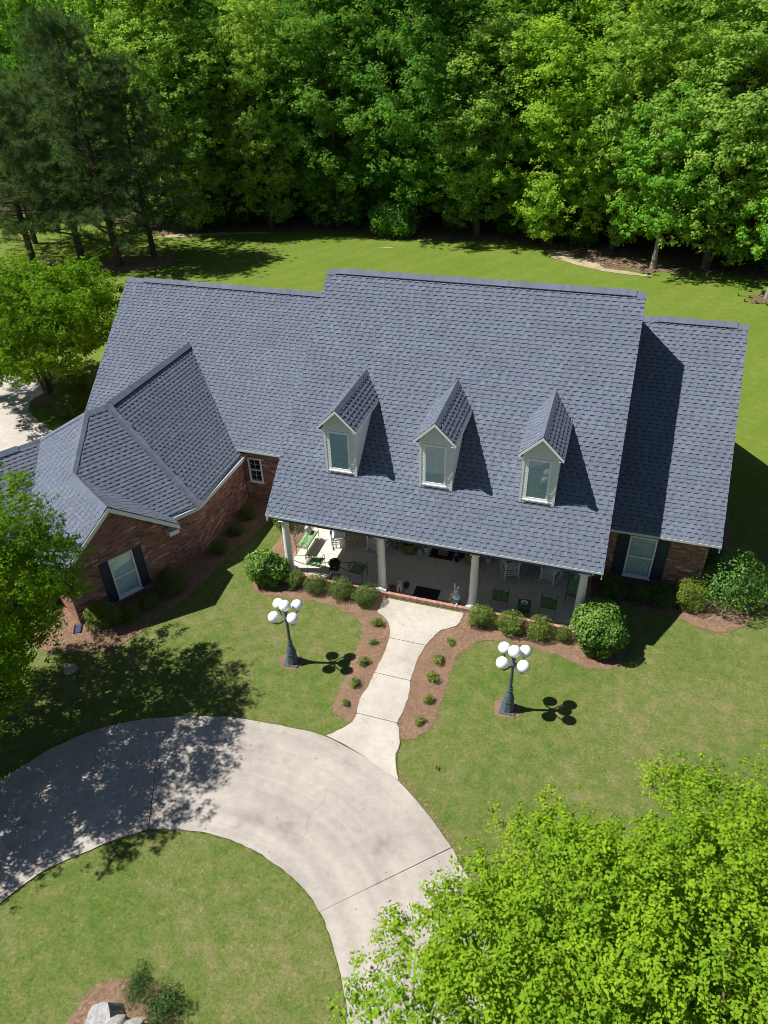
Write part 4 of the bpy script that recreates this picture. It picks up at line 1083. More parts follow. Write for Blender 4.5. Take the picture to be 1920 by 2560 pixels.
# ---- the wood behind the lawn
proto = []
specs = [(51, 20, 10.2, (3.7, 3.7, 9.4), (1.0, 1.0, 1.0)), (52, 22, 11.0, (4.2, 4.0, 10.4), (.84, .93, .92)), (53, 18.5, 9.4, (3.5, 3.5, 8.8), (1.42, 1.26, 1.0)), (54, 21, 10.6, (3.9, 4.1, 9.9), (.72, .84, .86)), (55, 19, 10.5, (3.3, 3.3, 8.2), (1.45, 1.22, 1.5)), (56, 23, 12.0, (4.0, 3.9, 10.8), (1.02, 1.05, .85))]
for i, (sd, H, zc, rad, tint) in enumerate(specs):
    proto.append(make_tree('broadleaf_tree', sd, H, zc, rad, 250, 280, .195, 1.15, M['bark'], M['leaf_broad'], tr=.24, lobes=7, tint=tint, shell=.30, nlimb=16, low=1.0, crown_top=.9, upb=.8, subr=.36, lps=18))
def edge_y(x):
    xs = [p[0] for p in FF[:-2]]; ys = [p[1] for p in FF[:-2]]; return float(np.interp(x, xs, ys))
def inview(p, m=.18):
    d = Vector(p)-CAM; z = d.dot(fw)
    return z > 0 and abs(d.dot(r2)/z) < 960/1788.6+m
g = np.random.default_rng(77); used = set(); nfront = 0; rows = [1.6, 6.2, 11.5, 17.5, 25, 34, 45]
WOOD = 'trees of the wood behind the back lawn'
LAB = {}
front = []
def put(i, loc, rz, sc, label):
    if i not in used:
        used.add(i); return place(proto[i], loc, rz, sc, label, 'tree', WOOD)
    return copy_tree(proto[i], loc, rz, sc, label, WOOD)
for r_, dy in enumerate(rows):
    x = -118+g.uniform(0, 3)
    while x < 66:
        y = edge_y(x)+dy+g.normal(0, .7)+(1.5 if r_ == 0 and -14 < x < -6 else 0); loc = (x+g.normal(0, .5), y, 0)
        step = g.uniform(5.4, 7.2)+r_*.2
        if inview((loc[0], loc[1], 9)) and not (r_ == 0 and (8 < x < 15 or x < -33)):
            sc = g.uniform(.84, 1.16)*(1.0+.045*r_); w = g.uniform(.95, 1.12)
            i = int(g.choice(6, p=[.24, .2, .16, .16, .08, .16]))
            if r_ == 0: front.append((loc, i, sc, w))
            else:
                put(i, loc, g.uniform(0, 6.28), (sc*w, sc*w, sc), 'tall broadleaf tree deeper in the wood, behind the trees along its edge')
        x += step
for k, (loc, i, sc, w) in enumerate(front):
    side = 'tall leafy tree on the wood edge, %s one right of the pines' % ['first', 'second', 'third', 'fourth', 'fifth', 'sixth', 'seventh', 'eighth', 'ninth', 'tenth', 'eleventh', 'twelfth', 'thirteenth', 'fourteenth', 'fifteenth', 'sixteenth', 'seventeenth'][min(k, 16)]
    put(i, loc, g.uniform(0, 6.28), (sc*w, sc*w, sc*.97), side)
for i in range(6):
    if i not in used: place(proto[i], (-60-i*4, 90, 0), 0, 1, 'tall broadleaf tree deeper in the wood, behind the trees along its edge', 'tree', WOOD)
# thinner trees in front of the wood on the right
t1 = make_tree('sweetgum_tree', 61, 11.5, 6.6, (3.3, 3.3, 4.6), 200, 84, .22, .62, M['palebark'], M['leaf_broad'], tr=.20, lobes=6, tint=(.95, 1.08, .95), shell=.5, nlimb=20, low=2.3, subr=.28, lps=12)
place(t1, (12.64, 41.4, 0), .0, 1.0, 'lone open-crowned tree with a pale trunk on bare ground before the wood', 'tree')
copy_tree(t1, (9.7, 46.8, 0), 2.0, (.95, .95, 1.1), 'open-crowned tree with a dark trunk just left of the lone pale-trunked one')['category'] = 'tree'
t2 = make_tree('sapling_tree', 62, 8.0, 5.2, (2.3, 2.3, 2.9), 140, 84, .20, .5, M['palebark'], M['leaf_broad'], tr=.17, lobes=6, tint=(1.15, 1.22, 1.0), shell=.5, nlimb=14, low=2.3, subr=.26, lps=12)
place(t2, (20.1, 36.0, 0), .0, 1.0, 'light green tree cut by the right border of the photo above the back lawn', 'tree')

# ---- understory along the wood
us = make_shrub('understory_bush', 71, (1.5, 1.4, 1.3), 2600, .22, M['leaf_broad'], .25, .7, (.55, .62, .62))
ucount = 0
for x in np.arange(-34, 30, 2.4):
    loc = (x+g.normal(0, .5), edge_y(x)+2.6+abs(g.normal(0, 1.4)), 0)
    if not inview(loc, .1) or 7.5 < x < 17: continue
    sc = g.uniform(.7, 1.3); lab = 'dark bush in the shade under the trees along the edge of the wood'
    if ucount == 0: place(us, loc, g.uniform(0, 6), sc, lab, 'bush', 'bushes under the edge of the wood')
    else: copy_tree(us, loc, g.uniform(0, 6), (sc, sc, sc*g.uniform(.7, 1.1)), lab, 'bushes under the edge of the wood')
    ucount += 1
wb = make_shrub('flowering_bush', 72, (2.1, 1.6, 1.5), 5200, .20, M['leaf_broad'], .25, .6, (.8, .95, .9), pale=.07)
place(wb, (-9.4, 45.7, 0), 0, 1.0, 'dark rounded bush with pale flowers at the middle of the wood edge', 'bush')

# ---- foundation shrubs
mound = make_shrub('boxwood_shrub', 81, (.46, .44, .34), 3400, .046, M['leaf_shrub'], .16, .5, zc=.30, topy=.25)
mound2 = make_shrub('boxwood_shrub', 82, (.46, .42, .36), 3200, .050, M['leaf_shrub'], .22, .55, (1.12, 1.1, .8), zc=.32, topy=.35)
LEFTROW = 'clipped shrubs along the porch front'
place(mound, (3.55, -.14, .01), .5, (1.08, 1.02, 1.1), 'rounded clipped shrub right beside the walk, left of it', 'shrub', LEFTROW)
copy_tree(mound, (2.62, -.08, .01), 2.2, (1.02, 1.0, 1.1), 'rounded clipped shrub second from the walk on its left side', LEFTROW)
copy_tree(mound, (1.66, -.08, .01), 3.9, (.94, .92, .98), 'rounded clipped shrub third from the walk on its left side', LEFTROW)
copy_tree(mound2, (.82, -.02, .01), 1.0, (.85, .85, .9), 'loose low shrub between the big left bush and the clipped row', LEFTROW)['category'] = 'shrub'
place(mound2, (7.62, -.10, .01), .2, (1.08, 1.0, 1.05), 'shrub with a bare twiggy middle just right of the walk', 'shrub', LEFTROW)
copy_tree(mound2, (8.62, -.15, .01), 2.9, (1.1, 1.02, 1.1), 'shrub second from the walk on its right side', LEFTROW)
copy_tree(mound2, (9.55, -.10, .01), 4.4, (1.02, 1.0, 1.05), 'shrub third from the walk on its right side', LEFTROW)
copy_tree(mound, (10.32, -.08, .01), 1.4, (.58, .6, .9), 'narrow small shrub beside the big glossy bush', LEFTROW)
cam_l = make_shrub('camellia_bush', 83, (.68, .62, .62), 5200, .085, M['leaf_gloss'], .18, .5, (1.05, 1.08, 1.0), zc=.60, topy=.3)
place(cam_l, (-.25, -.05, 0), 0, 1.12, 'big bright green bush at the left front corner of the porch', 'bush')
cam_r = make_shrub('camellia_bush', 84, (.86, .84, .88), 9000, .10, M['leaf_gloss'], .14, .45, zc=.86, topy=.25)
place(cam_r, (11.38, -.10, 0), 0, 1.0, 'large rounded glossy bush at the right front corner of the porch', 'bush')
az = make_shrub('azalea_shrub', 85, (.62, .58, .56), 5200, .052, M['leaf_shrub'], .2, .5, (1.75, 1.45, .8), zc=.5, topy=.5)
place(az, (14.2, 2.75, 0), 0, 1.0, 'yellowish-green shrub in the mulch at the right corner of the house', 'shrub')
lo_ = make_shrub('loose_shrub', 86, (1.18, 1.1, 1.0), 5200, .085, M['leaf_gloss'], .3, .75, (.98, 1.1, 1.2), zc=1.15, stems=11)
place(lo_, (15.5, 3.15, 0), 0, .93, 'large airy green shrub with bare stems at the right corner of the house', 'shrub')
SH = 'dark shrubs in the shade of the house walls'
first = True
for x, y, s, lab in ((11.75, 2.62, 1.1, 'shaded shrub under the right window, nearest the porch'), (12.55, 2.58, 1.05, 'shaded shrub under the middle of the right window'), (13.35, 2.6, 1.15, 'shaded shrub right of the right window'),
                     (15.05, 5.4, 1.2, 'nearest shaded shrub along the right end wall'), (15.05, 7.0, 1.2, 'middle shaded shrub along the right end wall'), (15.1, 8.8, 1.3, 'farthest shaded shrub along the right end wall'),
                     (-3.35, -1.45, 1.25, 'large dark rounded shrub right of the gable window'), (-3.72, -2.45, .75, 'small dark shrub below the right shutter of the gable window'), (-3.98, -3.15, .8, 'small dark shrub below the left shutter of the gable window'),
                     (-2.75, 1.0, .8, 'dark shrub by the bend of the left brick wall'), (-2.7, 2.2, .75, 'dark shrub along the left brick wall, halfway back'), (-2.7, 3.3, .8, 'dark shrub in the inner corner near the small sash window')):
    c = copy_tree(mound, (x, y, 0), x*3, (s, s, s*1.05), lab, SH)
gl = copy_tree(mound2, (-4.65, -3.75, 0), .7, (1.35, 1.1, 1.35), 'shrub at the left corner of the gable wall, half in sunlight', SH)
pc = copy_tree(az, (-.95, 3.1, 0), .7, (.75, .75, 1.05), 'yellow-green shrub behind the left end of the porch')
pc['category'] = 'shrub'
for x, y, sc_, lab in ((-16.5, 9.9, 1.7, 'green shrub right of the multi-stemmed tree foot'), (-15.6, 8.9, 1.5, 'green shrub between the multi-stemmed tree and the garage roof'), (-17.2, 11.6, 1.5, 'green shrub behind the multi-stemmed tree foot')):
    copy_tree(mound, (x, y, 0), x, (sc_, sc_, sc_*1.2), lab, 'shrubs beside the multi-stemmed tree')
# the ten little plants along the walk
sp = make_shrub('edging_plant', 87, (.17, .165, .14), 330, .055, M['leaf_shrub'], .3, .7, (1.35, 1.3, .85), zc=.12, stems=3, topy=.4)
PL = [(4.27, -1.12, 1.15), (4.43, -1.98, .75), (4.41, -2.90, 1.05), (4.43, -3.78, 1.0), (4.42, -4.58, .7)]
PR = [(6.84, -1.26, .85), (6.67, -2.15, 1.1), (6.67, -2.93, 1.2), (6.77, -3.78, .95), (6.72, -4.60, .9)]
ORD = ['first', 'second', 'third', 'fourth', 'fifth']
for side, L_ in (('left', PL), ('right', PR)):
    for k, (x, y, s) in enumerate(L_):
        lab = 'small plant in the straw bed %s of the walk, %s from the porch' % (side, ORD[k])
        if side == 'left' and k == 0: place(sp, (x, y, .015), 0, s, lab, 'plant', 'small plants edging the walk')
        else: copy_tree(sp, (x, y, .015), x*5+y*3, (s*g.uniform(.9, 1.1), s, s*g.uniform(.8, 1.1)), lab, 'small plants edging the walk')
# junipers round the stump at the lower left
jn = make_shrub('juniper_plant', 88, (.48, .36, .20), 2600, .05, M['leaf_shrub'], .4, .8, (.62, .78, .85), zc=.12, asp=.35)
place(jn, (3.45, -13.12, .01), .3, (1.15, 1.1, 1.2), 'low dark juniper right of the stump in the round bed', 'plant', 'junipers in the round bed')
copy_tree(jn, (2.72, -12.98, .01), 2.0, (.9, .8, .9), 'low dark juniper above the stump in the round bed', 'junipers in the round bed')
copy_tree(jn, (3.72, -13.65, .01), 4.0, (1.0, 1.15, 1.1), 'low dark juniper at the bottom border of the photo, right in the round bed', 'junipers in the round bed')
# day lilies by the right-hand tree trunk
def lily(name, seed, n=26, h=.45):
    g2 = np.random.default_rng(seed); mb = MB()
    for _ in range(n):
        a = g2.uniform(0, 6.28); L = h*g2.uniform(.7, 1.2); w = .02; c, s = math.cos(a), math.sin(a)
        p = [(0, 0, 0), (c*L*.3, s*L*.3, L*.7), (c*L*.75, s*L*.75, L*.62)]
        for q in range(2):
            w0 = w*(1-q*.4); w1 = w*(.6-q*.6)+.002
            mb.face([(p[q][0]-s*w0, p[q][1]+c*w0, p[q][2]), (p[q][0]+s*w0, p[q][1]-c*w0, p[q][2]), (p[q+1][0]+s*w1, p[q+1][1]-c*w1, p[q+1][2]), (p[q+1][0]-s*w1, p[q+1][1]+c*w1, p[q+1][2])], (.8, .9, .9))
    return mb.build(name, M['leaf_broad'])
ll = lily('daylily_clump', 3, 30, .26)
for k, (x, y) in enumerate(((19.0, 35.9), (18.6, 35.1), (19.3, 34.9), (19.9, 34.7), (20.6, 34.9), (18.3, 36.2))):
    o = ll if k == 0 else ll.copy()
    if k: COL.objects.link(o)
    o.location = (x, y, .02); o.rotation_euler = (0, 0, k*1.3); tag(o, 'clump of strap leaves round the tree trunk at the right border', 'plant', 'leaf clumps round the right-hand trunk')
# a small weed in the front lawn
wd = lily('lawn_weed', 8, 16, .12); wd.location = (7.57, -5.94, .0); tag(wd, 'small brownish weed in the lawn right of the walk foot', 'weed')
wd.data.materials.clear(); wd.data.materials.append(plain('brown_weed', (.22, .11, .06), .9))
# leaf fall and twigs under the wood
needles([[(-45, 47), (-30, 42), (-17, 47), (-8, 45.6), (3, 46), (9, 41), (16, 40.8), (26, 41), (30, 58), (-45, 60)]], 26000, .26, .16, .02, [(.16, .10, .06), (.26, .18, .11), (.10, .07, .04), (.34, .26, .17)], 'leaf_litter', M['needle'], .05, 12, .2)
# ------------------------------------------------------------------ lamp posts
def lamp_post(loc, rz, label):
    t = empty('lamp_post', (loc[0], loc[1], .012), rz, label, 'lamp post', 'globe lamp posts on the front lawn')
    k = MB(); k.box(-.23, .23, -.23, .23, 0, .035)
    for a in (-1, 1):
        for b in (-1, 1): k.lathe([(.018, .035), (.018, .055), (.006, .06)], 6, (a*.195, b*.195, 0))
    k.build('base_plate', M['lampiron'], t, bevel=.006)
    k = MB(); k.lathe([(.205, .035), (.20, .06), (.195, .10), (.178, .22), (.160, .34), (.150, .40), (.165, .405), (.172, .43), (.165, .455), (.135, .465)], 8, rot0=math.pi/8, sm=False)
    k.build('base_bell', M['lampiron'], t, bevel=.006)
    k = MB(); k.lathe([(.150, .465), (.148, .50), (.130, .58), (.105, .67), (.080, .75), (.068, .80), (.080, .81), (.084, .84), (.078, .865), (.060, .875), (.058, .92), (.070, .935), (.070, .96), (.052, .975)], 20)
    k.build('neck', M['lampiron'], t)
    k = MB(); pts = []
    n = 20; V = []; prof = [(.050, .975), (.046, 1.4), (.042, 1.80)]
    for r_, z in prof:
        for j in range(n): a = 2*math.pi*j/n; rr = r_*(1 if j % 2 else .9); V.append((rr*math.cos(a), rr*math.sin(a), z))
    k.mesh_faces(V, [(i*n+j, i*n+(j+1) % n, (i+1)*n+(j+1) % n, (i+1)*n+j) for i in range(2) for j in range(n)]); k.build('shaft', M['lampiron'], t)
    k = MB(); k.lathe([(.042, 1.80), (.065, 1.81), (.085, 1.85), (.09, 1.90), (.075, 1.96), (.05, 1.99), (.045, 2.12), (.06, 2.14), (.075, 2.20), (.10, 2.24), (.10, 2.27), (.03, 2.27)], 16); k.build('hub', M['lampiron'], t)
    for q in range(4):
        a = math.pi/4+q*math.pi/2+.06; c, s = math.cos(a), math.sin(a); ar = MB()
        P = [(.06, 1.90), (.16, 1.85), (.27, 1.84), (.36, 1.89), (.405, 1.98)]
        ar.tube([(c*r_, s*r_, z) for r_, z in P], [.024, .022, .02, .02, .022], 8); ar.lathe([(.022, 1.96), (.07, 1.99), (.095, 2.03), (.095, 2.055), (.03, 2.055)], 14, (c*.41, s*.41, 0)); ar.build('arm', M['lampiron'], t)
        gb = MB(); gb.ball((c*.41, s*.41, 2.205), .178, 24, 14); gb.build('globe', M['globe'], t)
    gb = MB(); gb.ball((0, 0, 2.425), .178, 24, 14); gb.build('globe', M['globe'], t)
lamp_post(LAMPS[0], .12, 'five-globe lamp post on the lawn left of the walk')
lamp_post(LAMPS[1], .0, 'five-globe lamp post on the lawn right of the walk')

# ------------------------------------------------------------------ porch furniture (floor at .15)
FZ = .152
ROCK = 'white rocking chairs on the porch'
def rocking_chair(loc, rz, label, seatmat='white', cushion=None):
    """front towards local -Y"""
    t = empty('rocking_chair', (loc[0], loc[1], FZ), rz, label, 'rocking chair', ROCK)
    Wd = .245
    for sx in (-1, 1):
        k = MB(); P = [(sx*Wd, -.42+.10*i, .022+.10*((-.42+.10*i+.02)/.45)**2) for i in range(10)]
        for a, b in zip(P[:-1], P[1:]): k.bar(a, b, .035, .05)
        k.build('rocker', M['white'], t)
        k = MB(); k.bar((sx*Wd, -.27, .05), (sx*Wd, -.27, .69), .045, .045, upv=(0, 1, 0)); k.build('leg', M['white'], t)
        k = MB(); k.bar((sx*Wd, .20, .05), (sx*Wd, .42, 1.12), .045, .045, upv=(0, 1, 0)); k.build('leg', M['white'], t)
        k = MB(); k.bar((sx*Wd, -.34, .70), (sx*Wd, .34, .70), .10, .028); k.build('armrest', M['white'], t)
    k = MB()
    for i in range(9): y = -.27+i*.058; k.bar((-Wd, y, .46-.05*(y+.27)), (Wd, y, .46-.05*(y+.27)), .052, .022)
    k.build('seat', M['white'], t)
    k = MB()
    for i in range(7): x = -.21+i*.07; k.bar((x, .27, .46), (x, .41, 1.05), .048, .016, upv=(0, 1, 0))
    k.bar((-Wd, .42, 1.08), (Wd, .42, 1.08), .03, .10); k.bar((-Wd, .26, .47), (Wd, .26, .47), .03, .06); k.build('backrest', M['white'], t)
    for z in (.17, .26, .35):
        k = MB(); k.bar((-Wd, -.27, z), (Wd, -.27, z), .028, .028); k.build('stretcher', M['white'], t)
    for sx in (-1, 1):
        k = MB(); k.bar((sx*Wd, -.27, .22), (sx*Wd, .24, .22), .026, .026); k.build('stretcher', M['white'], t)
    if cushion: pillow((0, .19, .60), .42, .40, .12, cushion, t, tilt=1.15)
    return t

def pillow(c, w, h, th, mat, parent, tilt=0.0, rz=0.0, name='cushion'):
    """soft rectangular cushion; tilt about local X"""
    n = 10; V = []; F = []
    Rm = Matrix.Rotation(rz, 4, 'Z') @ Matrix.Rotation(tilt, 4, 'X')
    for sgn in (1, -1):
        for i in range(n+1):
            for j in range(n+1):
                u = -1+2*i/n; v = -1+2*j/n; b = (max(0, 1-abs(u)**3)*max(0, 1-abs(v)**3))**.5
                x = u*w/2*(1-.05*(1-abs(v))); y = v*h/2*(1-.05*(1-abs(u))); V.append(Vector(c)+(Rm @ Vector((x, y, sgn*th/2*b))))
    m_ = (n+1)**2
    for s in range(2):
        for i in range(n):
            for j in range(n):
                a = s*m_+i*(n+1)+j; f = (a, a+n+1, a+n+2, a+1); F.append(f if s == 0 else f[::-1])
    k = MB(); k.mesh_faces(V, F, sm=True); return k.build(name, mat, parent)

M['floral'] = None
m_, nt_, b_ = newmat('floral_fabric')
vo = nt_.nodes.new('ShaderNodeTexVoronoi'); vo.inputs['Scale'].default_value = 13; tcc = nt_.nodes.new('ShaderNodeTexCoord'); nt_.links.new(tcc.outputs['Object'], vo.inputs['Vector'])
rr_ = ramp(nt_, vo.outputs['Distance'], [(0.0, (.55, .6, .5)), (.28, (.12, .32, .10)), (.5, (.03, .05, .12)), (.8, (.02, .03, .06))])
nt_.links.new(rr_.outputs['Color'], b_.inputs['Base Color']); b_.inputs['Roughness'].default_value = .9; M['floral'] = m_
M['bluecush'] = plain('pale_blue_cushion', (.36, .50, .52), .9, .1, 10)

rocking_chair((1.52, 2.55), .38, 'sunlit white rocking chair with a cushion, beside the green bench', cushion=M['whitecush'])
rocking_chair((3.08, 2.62), .20-.62, 'shaded white rocking chair behind the second column from the left')
rocking_chair((8.12, 2.55), .42, 'white rocking chair with a floral cushion right of the third column', cushion=M['floral'])
rocking_chair((9.58, 2.66), -.42, 'white rocking chair near the right bench, without cushion')

GREEN = 'green metal chairs on the porch'
def metal_chair(loc, rz, label, cushion=False):
    """front towards local -Y, arched barred back at +Y"""
    t = empty('metal_chair', (loc[0], loc[1], FZ), rz, label, 'chair', GREEN); r_ = .011; W = .25
    for sx in (-1, 1):
        k = MB(); k.tube([(sx*W, -.24, 0), (sx*W, -.24, .62), (sx*W, -.19, .66), (sx*W, .22, .66)], r_, 6); k.build('leg', M['greenmetal'], t)
        k = MB(); k.tube([(sx*W, .27, 0), (sx*W, .24, .42), (sx*W, .31, .90)], r_, 6); k.build('leg', M['greenmetal'], t)
    k = MB()
    for i in range(10): y = -.23+i*.05; k.bar((-W, y, .43), (W, y, .43), .034, .008)
    k.bar((-W, -.24, .425), (W, -.24, .425), .02, .02); k.bar((-W, .24, .425), (W, .24, .425), .02, .02); k.build('seat', M['greenmetal'], t)
    k = MB(); arch = [(-W+2*W*i/12, .31+.0, .86+.10*math.sin(math.pi*i/12)) for i in range(13)]; k.tube(arch, r_, 6); k.build('back_arch', M['greenmetal'], t)
    k = MB(); arch2 = [(-W+2*W*i/12, .30, .78+.10*math.sin(math.pi*i/12)) for i in range(13)]; k.tube(arch2, .009, 6)
    k.bar((-W, .25, .50), (W, .25, .50), .02, .02)
    for i in range(9):
        x = -.20+i*.05; zt = .78+.10*math.sin(math.pi*(x+W)/(2*W)); k.bar((x, .255, .50), (x, .302, zt), .022, .006, upv=(0, 1, 0))
    k.build('backrest', M['greenmetal'], t)
    if cushion: pillow((0, -.02, .46), .46, .44, .07, M['greencush'], t)
    return t
metal_chair((1.32, .80), math.pi+.0, 'green metal chair with a cushion in the sun, right of the left column', True)
metal_chair((2.95, .83), math.pi-.05, 'green metal chair in the shade between the two left columns')
metal_chair((8.08, .82), math.pi+.03, 'green metal chair right of the third column, left of the square table')
metal_chair((9.68, .90), math.pi-.03, 'green metal chair near the right column, right of the square table')

def bench(loc, rz, label):
    """front towards local -Y, 1.15 m wide"""
    t = empty('metal_bench', (loc[0], loc[1], FZ), rz, label, 'bench', 'green metal benches on the porch'); W = .56; r_ = .012
    for sx in (-1, 1):
        k = MB(); k.tube([(sx*W, -.22, 0), (sx*W, -.22, .60), (sx*W, -.16, .64), (sx*W, .20, .64)], r_, 6); k.build('leg', M['greenmetal'], t)
        k = MB(); k.tube([(sx*W, .26, 0), (sx*W, .22, .42), (sx*W, .28, .86)], r_, 6); k.build('leg', M['greenmetal'], t)
    k = MB()
    for i in range(8): y = -.21+i*.06; k.bar((-W, y, .42), (W, y, .42), .035, .008)
    for x in (-W, 0, W): k.bar((x, -.22, .41), (x, .22, .41), .015, .015)
    k.build('seat', M['greenmetal'], t)
    k = MB(); k.tube([(-W, .28, .86), (W, .28, .86)], r_, 6); k.tube([(-W, .235, .52), (W, .235, .52)], r_, 6)
    for cx in (-.29, .29):
        for R0 in (.25, .16): k.tube([(cx+R0*math.cos(a), .27+.06*(math.sin(a))*R0, .80+R0*math.sin(a)) for a in np.linspace(0, math.pi, 13)], .010, 6)
        for q in range(5): x = cx-.2+q*.1; k.bar((x, .24, .52), (x, .275, .86), .014, .006, upv=(0, 1, 0))
    k.build('backrest', M['greenmetal'], t)
    pillow((-.0, 0, .455), 1.02, .42, .08, M['greencush'], t)
    return t
b1 = bench((.50, 1.98), math.pi/2, 'green metal bench with scrolled back and cushions at the sunny left end')
b2 = bench((10.42, 2.05), -math.pi/2, 'green metal bench in the shade beside the right column')
def loose_cushion(c, w, h, th, mat, tilt, rz, label):
    t = pillow(c, w, h, th, mat, None, tilt, rz, 'throw_pillow'); return tag(t, label, 'pillow')
loose_cushion((.42, 2.30, .80), .42, .38, .16, M['whitecush'], 1.1, math.pi/2+.2, 'white throw pillow on the sunny green bench')
loose_cushion((10.50, 2.45, .80), .40, .38, .15, M['bluecush'], 1.1, -math.pi/2-.2, 'pale blue throw pillow on the shaded green bench')

# pot and plant helpers
def potmat(name, c, r=.35): return plain(name, c, r, .15, 9)
def pot(name, loc, prof, mat, label, soil=.06, plant=None, cat='pot'):
    t = empty(name, loc, 0, label, cat); k = MB(); k.lathe(prof, 22, caps=False); r0, z0 = prof[0]; k.lathe([(.001, z0+.002), (r0, z0+.002)], 22, caps=False)
    k.build('body', mat, t)
    rt_, zt = prof[-1]; k = MB(); k.lathe([(rt_*.97, zt-soil), (.002, zt-soil+.01)], 22, caps=False); k.build('soil', M['dirt'], t)
    return t
rim = lambda r, h, rb: [(rb, 0), (r*.86, h*.45), (r, h*.86), (r*1.06, h*.87), (r*1.06, h), (r*.94, h), (r*.92, h*.8)]
pot('planter_pot', (4.28, 2.80, FZ), [(.17, 0), (.24, .06), (.285, .22), (.295, .34), (.28, .42), (.30, .43), (.30, .46), (.265, .46), (.25, .36)], potmat('olive_glaze', (.16, .20, .05)), 'large olive-green glazed pot near the front door, left of it')
pot('planter_pot', (6.72, 2.82, FZ), [(.17, 0), (.24, .06), (.285, .22), (.295, .34), (.28, .42), (.30, .43), (.30, .46), (.265, .46), (.25, .36)], potmat('ochre_glaze', (.30, .26, .07)), 'large yellowish glazed pot behind the third column')
pot('flower_pot', (4.90, 3.03, FZ), rim(.145, .24, .10), M['white'], 'small white pot beside the large olive-green pot')
pot('flower_pot', (7.26, 3.05, FZ), rim(.12, .21, .08), M['white'], 'small white pot against the wall left of the floral rocker')
pot('flower_pot', (6.14, 2.74, FZ), rim(.11, .17, .08), potmat('cobalt_glaze', (.02, .035, .14)), 'dark blue pot at the right end of the door mat')
pot('flower_pot', (6.24, 3.02, FZ), rim(.15, .24, .10), potmat('navy_glaze', (.015, .03, .10)), 'larger navy pot by the wall behind the dark blue pot')
# figures by the walls
def figurine(name, loc, prof, mat, label, cat, extra=None):
    t = empty(name, loc, 0, label, cat); k = MB(); k.lathe(prof, 16); k.build('body', mat, t)
    if extra: extra(t, mat)
    return t
stone = plain('grey_stone', (.30, .30, .27), .9, .25, 18, bmp=.3)
bluest = potmat('teal_glaze', (.14, .28, .30)); palest = potmat('pale_blue_stone', (.42, .50, .54), .7)
def duckhead(t, mat):
    k = MB(); k.ball((0, -.05, .25), .055, 12, 8); k.mesh_faces([(.02, -.09, .25), (-.02, -.09, .25), (0, -.14, .24), (0, -.09, .265)], [(0, 1, 2), (1, 3, 2), (3, 0, 2)]); k.build('head', mat, t)
    k = MB(); k.mesh_faces([(-.04, .07, .12), (.04, .07, .12), (0, .17, .17), (0, .06, .17)], [(0, 1, 2), (1, 3, 2), (3, 0, 2)]); k.build('tail', mat, t)
figurine('duck_figurine', (4.73, 2.70, FZ), [(.07, 0), (.10, .05), (.11, .11), (.085, .18), (.045, .24)], palest, 'pale blue-white bird figure on the floor between pot and door mat', 'figurine', duckhead)
def birdtop(t, mat):
    k = MB(); k.lathe([(.03, .42), (.10, .46), (.12, .50), (.09, .50)], 16); k.build('bowl', mat, t)
figurine('candle_pedestal', (3.72, 2.80, FZ), [(.10, 0), (.105, .03), (.06, .06), (.035, .14), (.06, .20), (.075, .25), (.04, .31), (.03, .42)], bluest, 'small teal turned pedestal right of the second column', 'ornament', birdtop)

# rabbit statue
def limbs(k, pts, rad, n=10, col=(1, 1, 1)): k.tube(pts, rad, n, col)
fur = plain('white_painted_resin', (.68, .68, .66), .6, .1, 16, bmp=.15); bluep = plain('blue_painted_resin', (.05, .17, .30), .6, .15, 16); orange = plain('orange_painted_resin', (.55, .22, .05), .6, .1, 12)
t = empty('rabbit_statue', (6.60, .56, FZ), -.15, 'white rabbit statue in blue trousers standing left of the third column', 'statue')
k = MB(); k.lathe([(.06, .10), (.13, .14), (.145, .24), (.13, .34), (.095, .42), (.06, .46)], 18)
k.tube([(.10, -.02, .38), (.16, -.08, .30), (.10, -.14, .27)], [.045, .04, .035], 10); k.tube([(-.10, -.02, .38), (-.17, -.08, .30), (-.13, -.15, .27)], [.045, .04, .035], 10); k.build('body', fur, t)
k = MB(); k.ball((0, -.02, .53), .10, 18, 12, sc=(1, 1.0, .95)); k.ball((0, -.10, .50), .05, 12, 8); k.build('head', fur, t)
for sx, tip in ((-1, (-.09, .02, .84)), (1, (.10, .0, .76))):
    k = MB(); k.tube([(sx*.04, 0, .60), (sx*.055, .01, .70), tip], [.022, .034, .010], 10); k.build('ear', fur, t)
k = MB()
for sx in (-1, 1): k.ball((sx*.045, -.105, .545), .013, 8, 6)
k.ball((0, -.148, .512), .012, 8, 6); k.build('face', M['blackmetal'], t)
k = MB(); k.lathe([(.11, .05), (.135, .08), (.15, .16), (.148, .24)], 18)
for sx in (-1, 1): k.tube([(sx*.07, -.02, .14), (sx*.08, -.05, .04)], [.07, .06], 12)
k.build('trousers', bluep, t)
k = MB()
for sx in (-1, 1): k.ball((sx*.08, -.09, .035), .05, 12, 8, sc=(.9, 1.6, .7))
k.build('feet', fur, t)
k = MB(); k.tube([(-.16, -.15, .36), (-.15, -.17, .26), (-.14, -.18, .12)], [.012, .028, .008], 10); k.build('carrot', orange, t)
k = MB(); k.tube([(-.13, -.02, .27), (-.05, -.10, .40), (.03, -.10, .42), (.13, -.02, .30)], .012, 8); k.build('strap', M['blackmetal'], t)

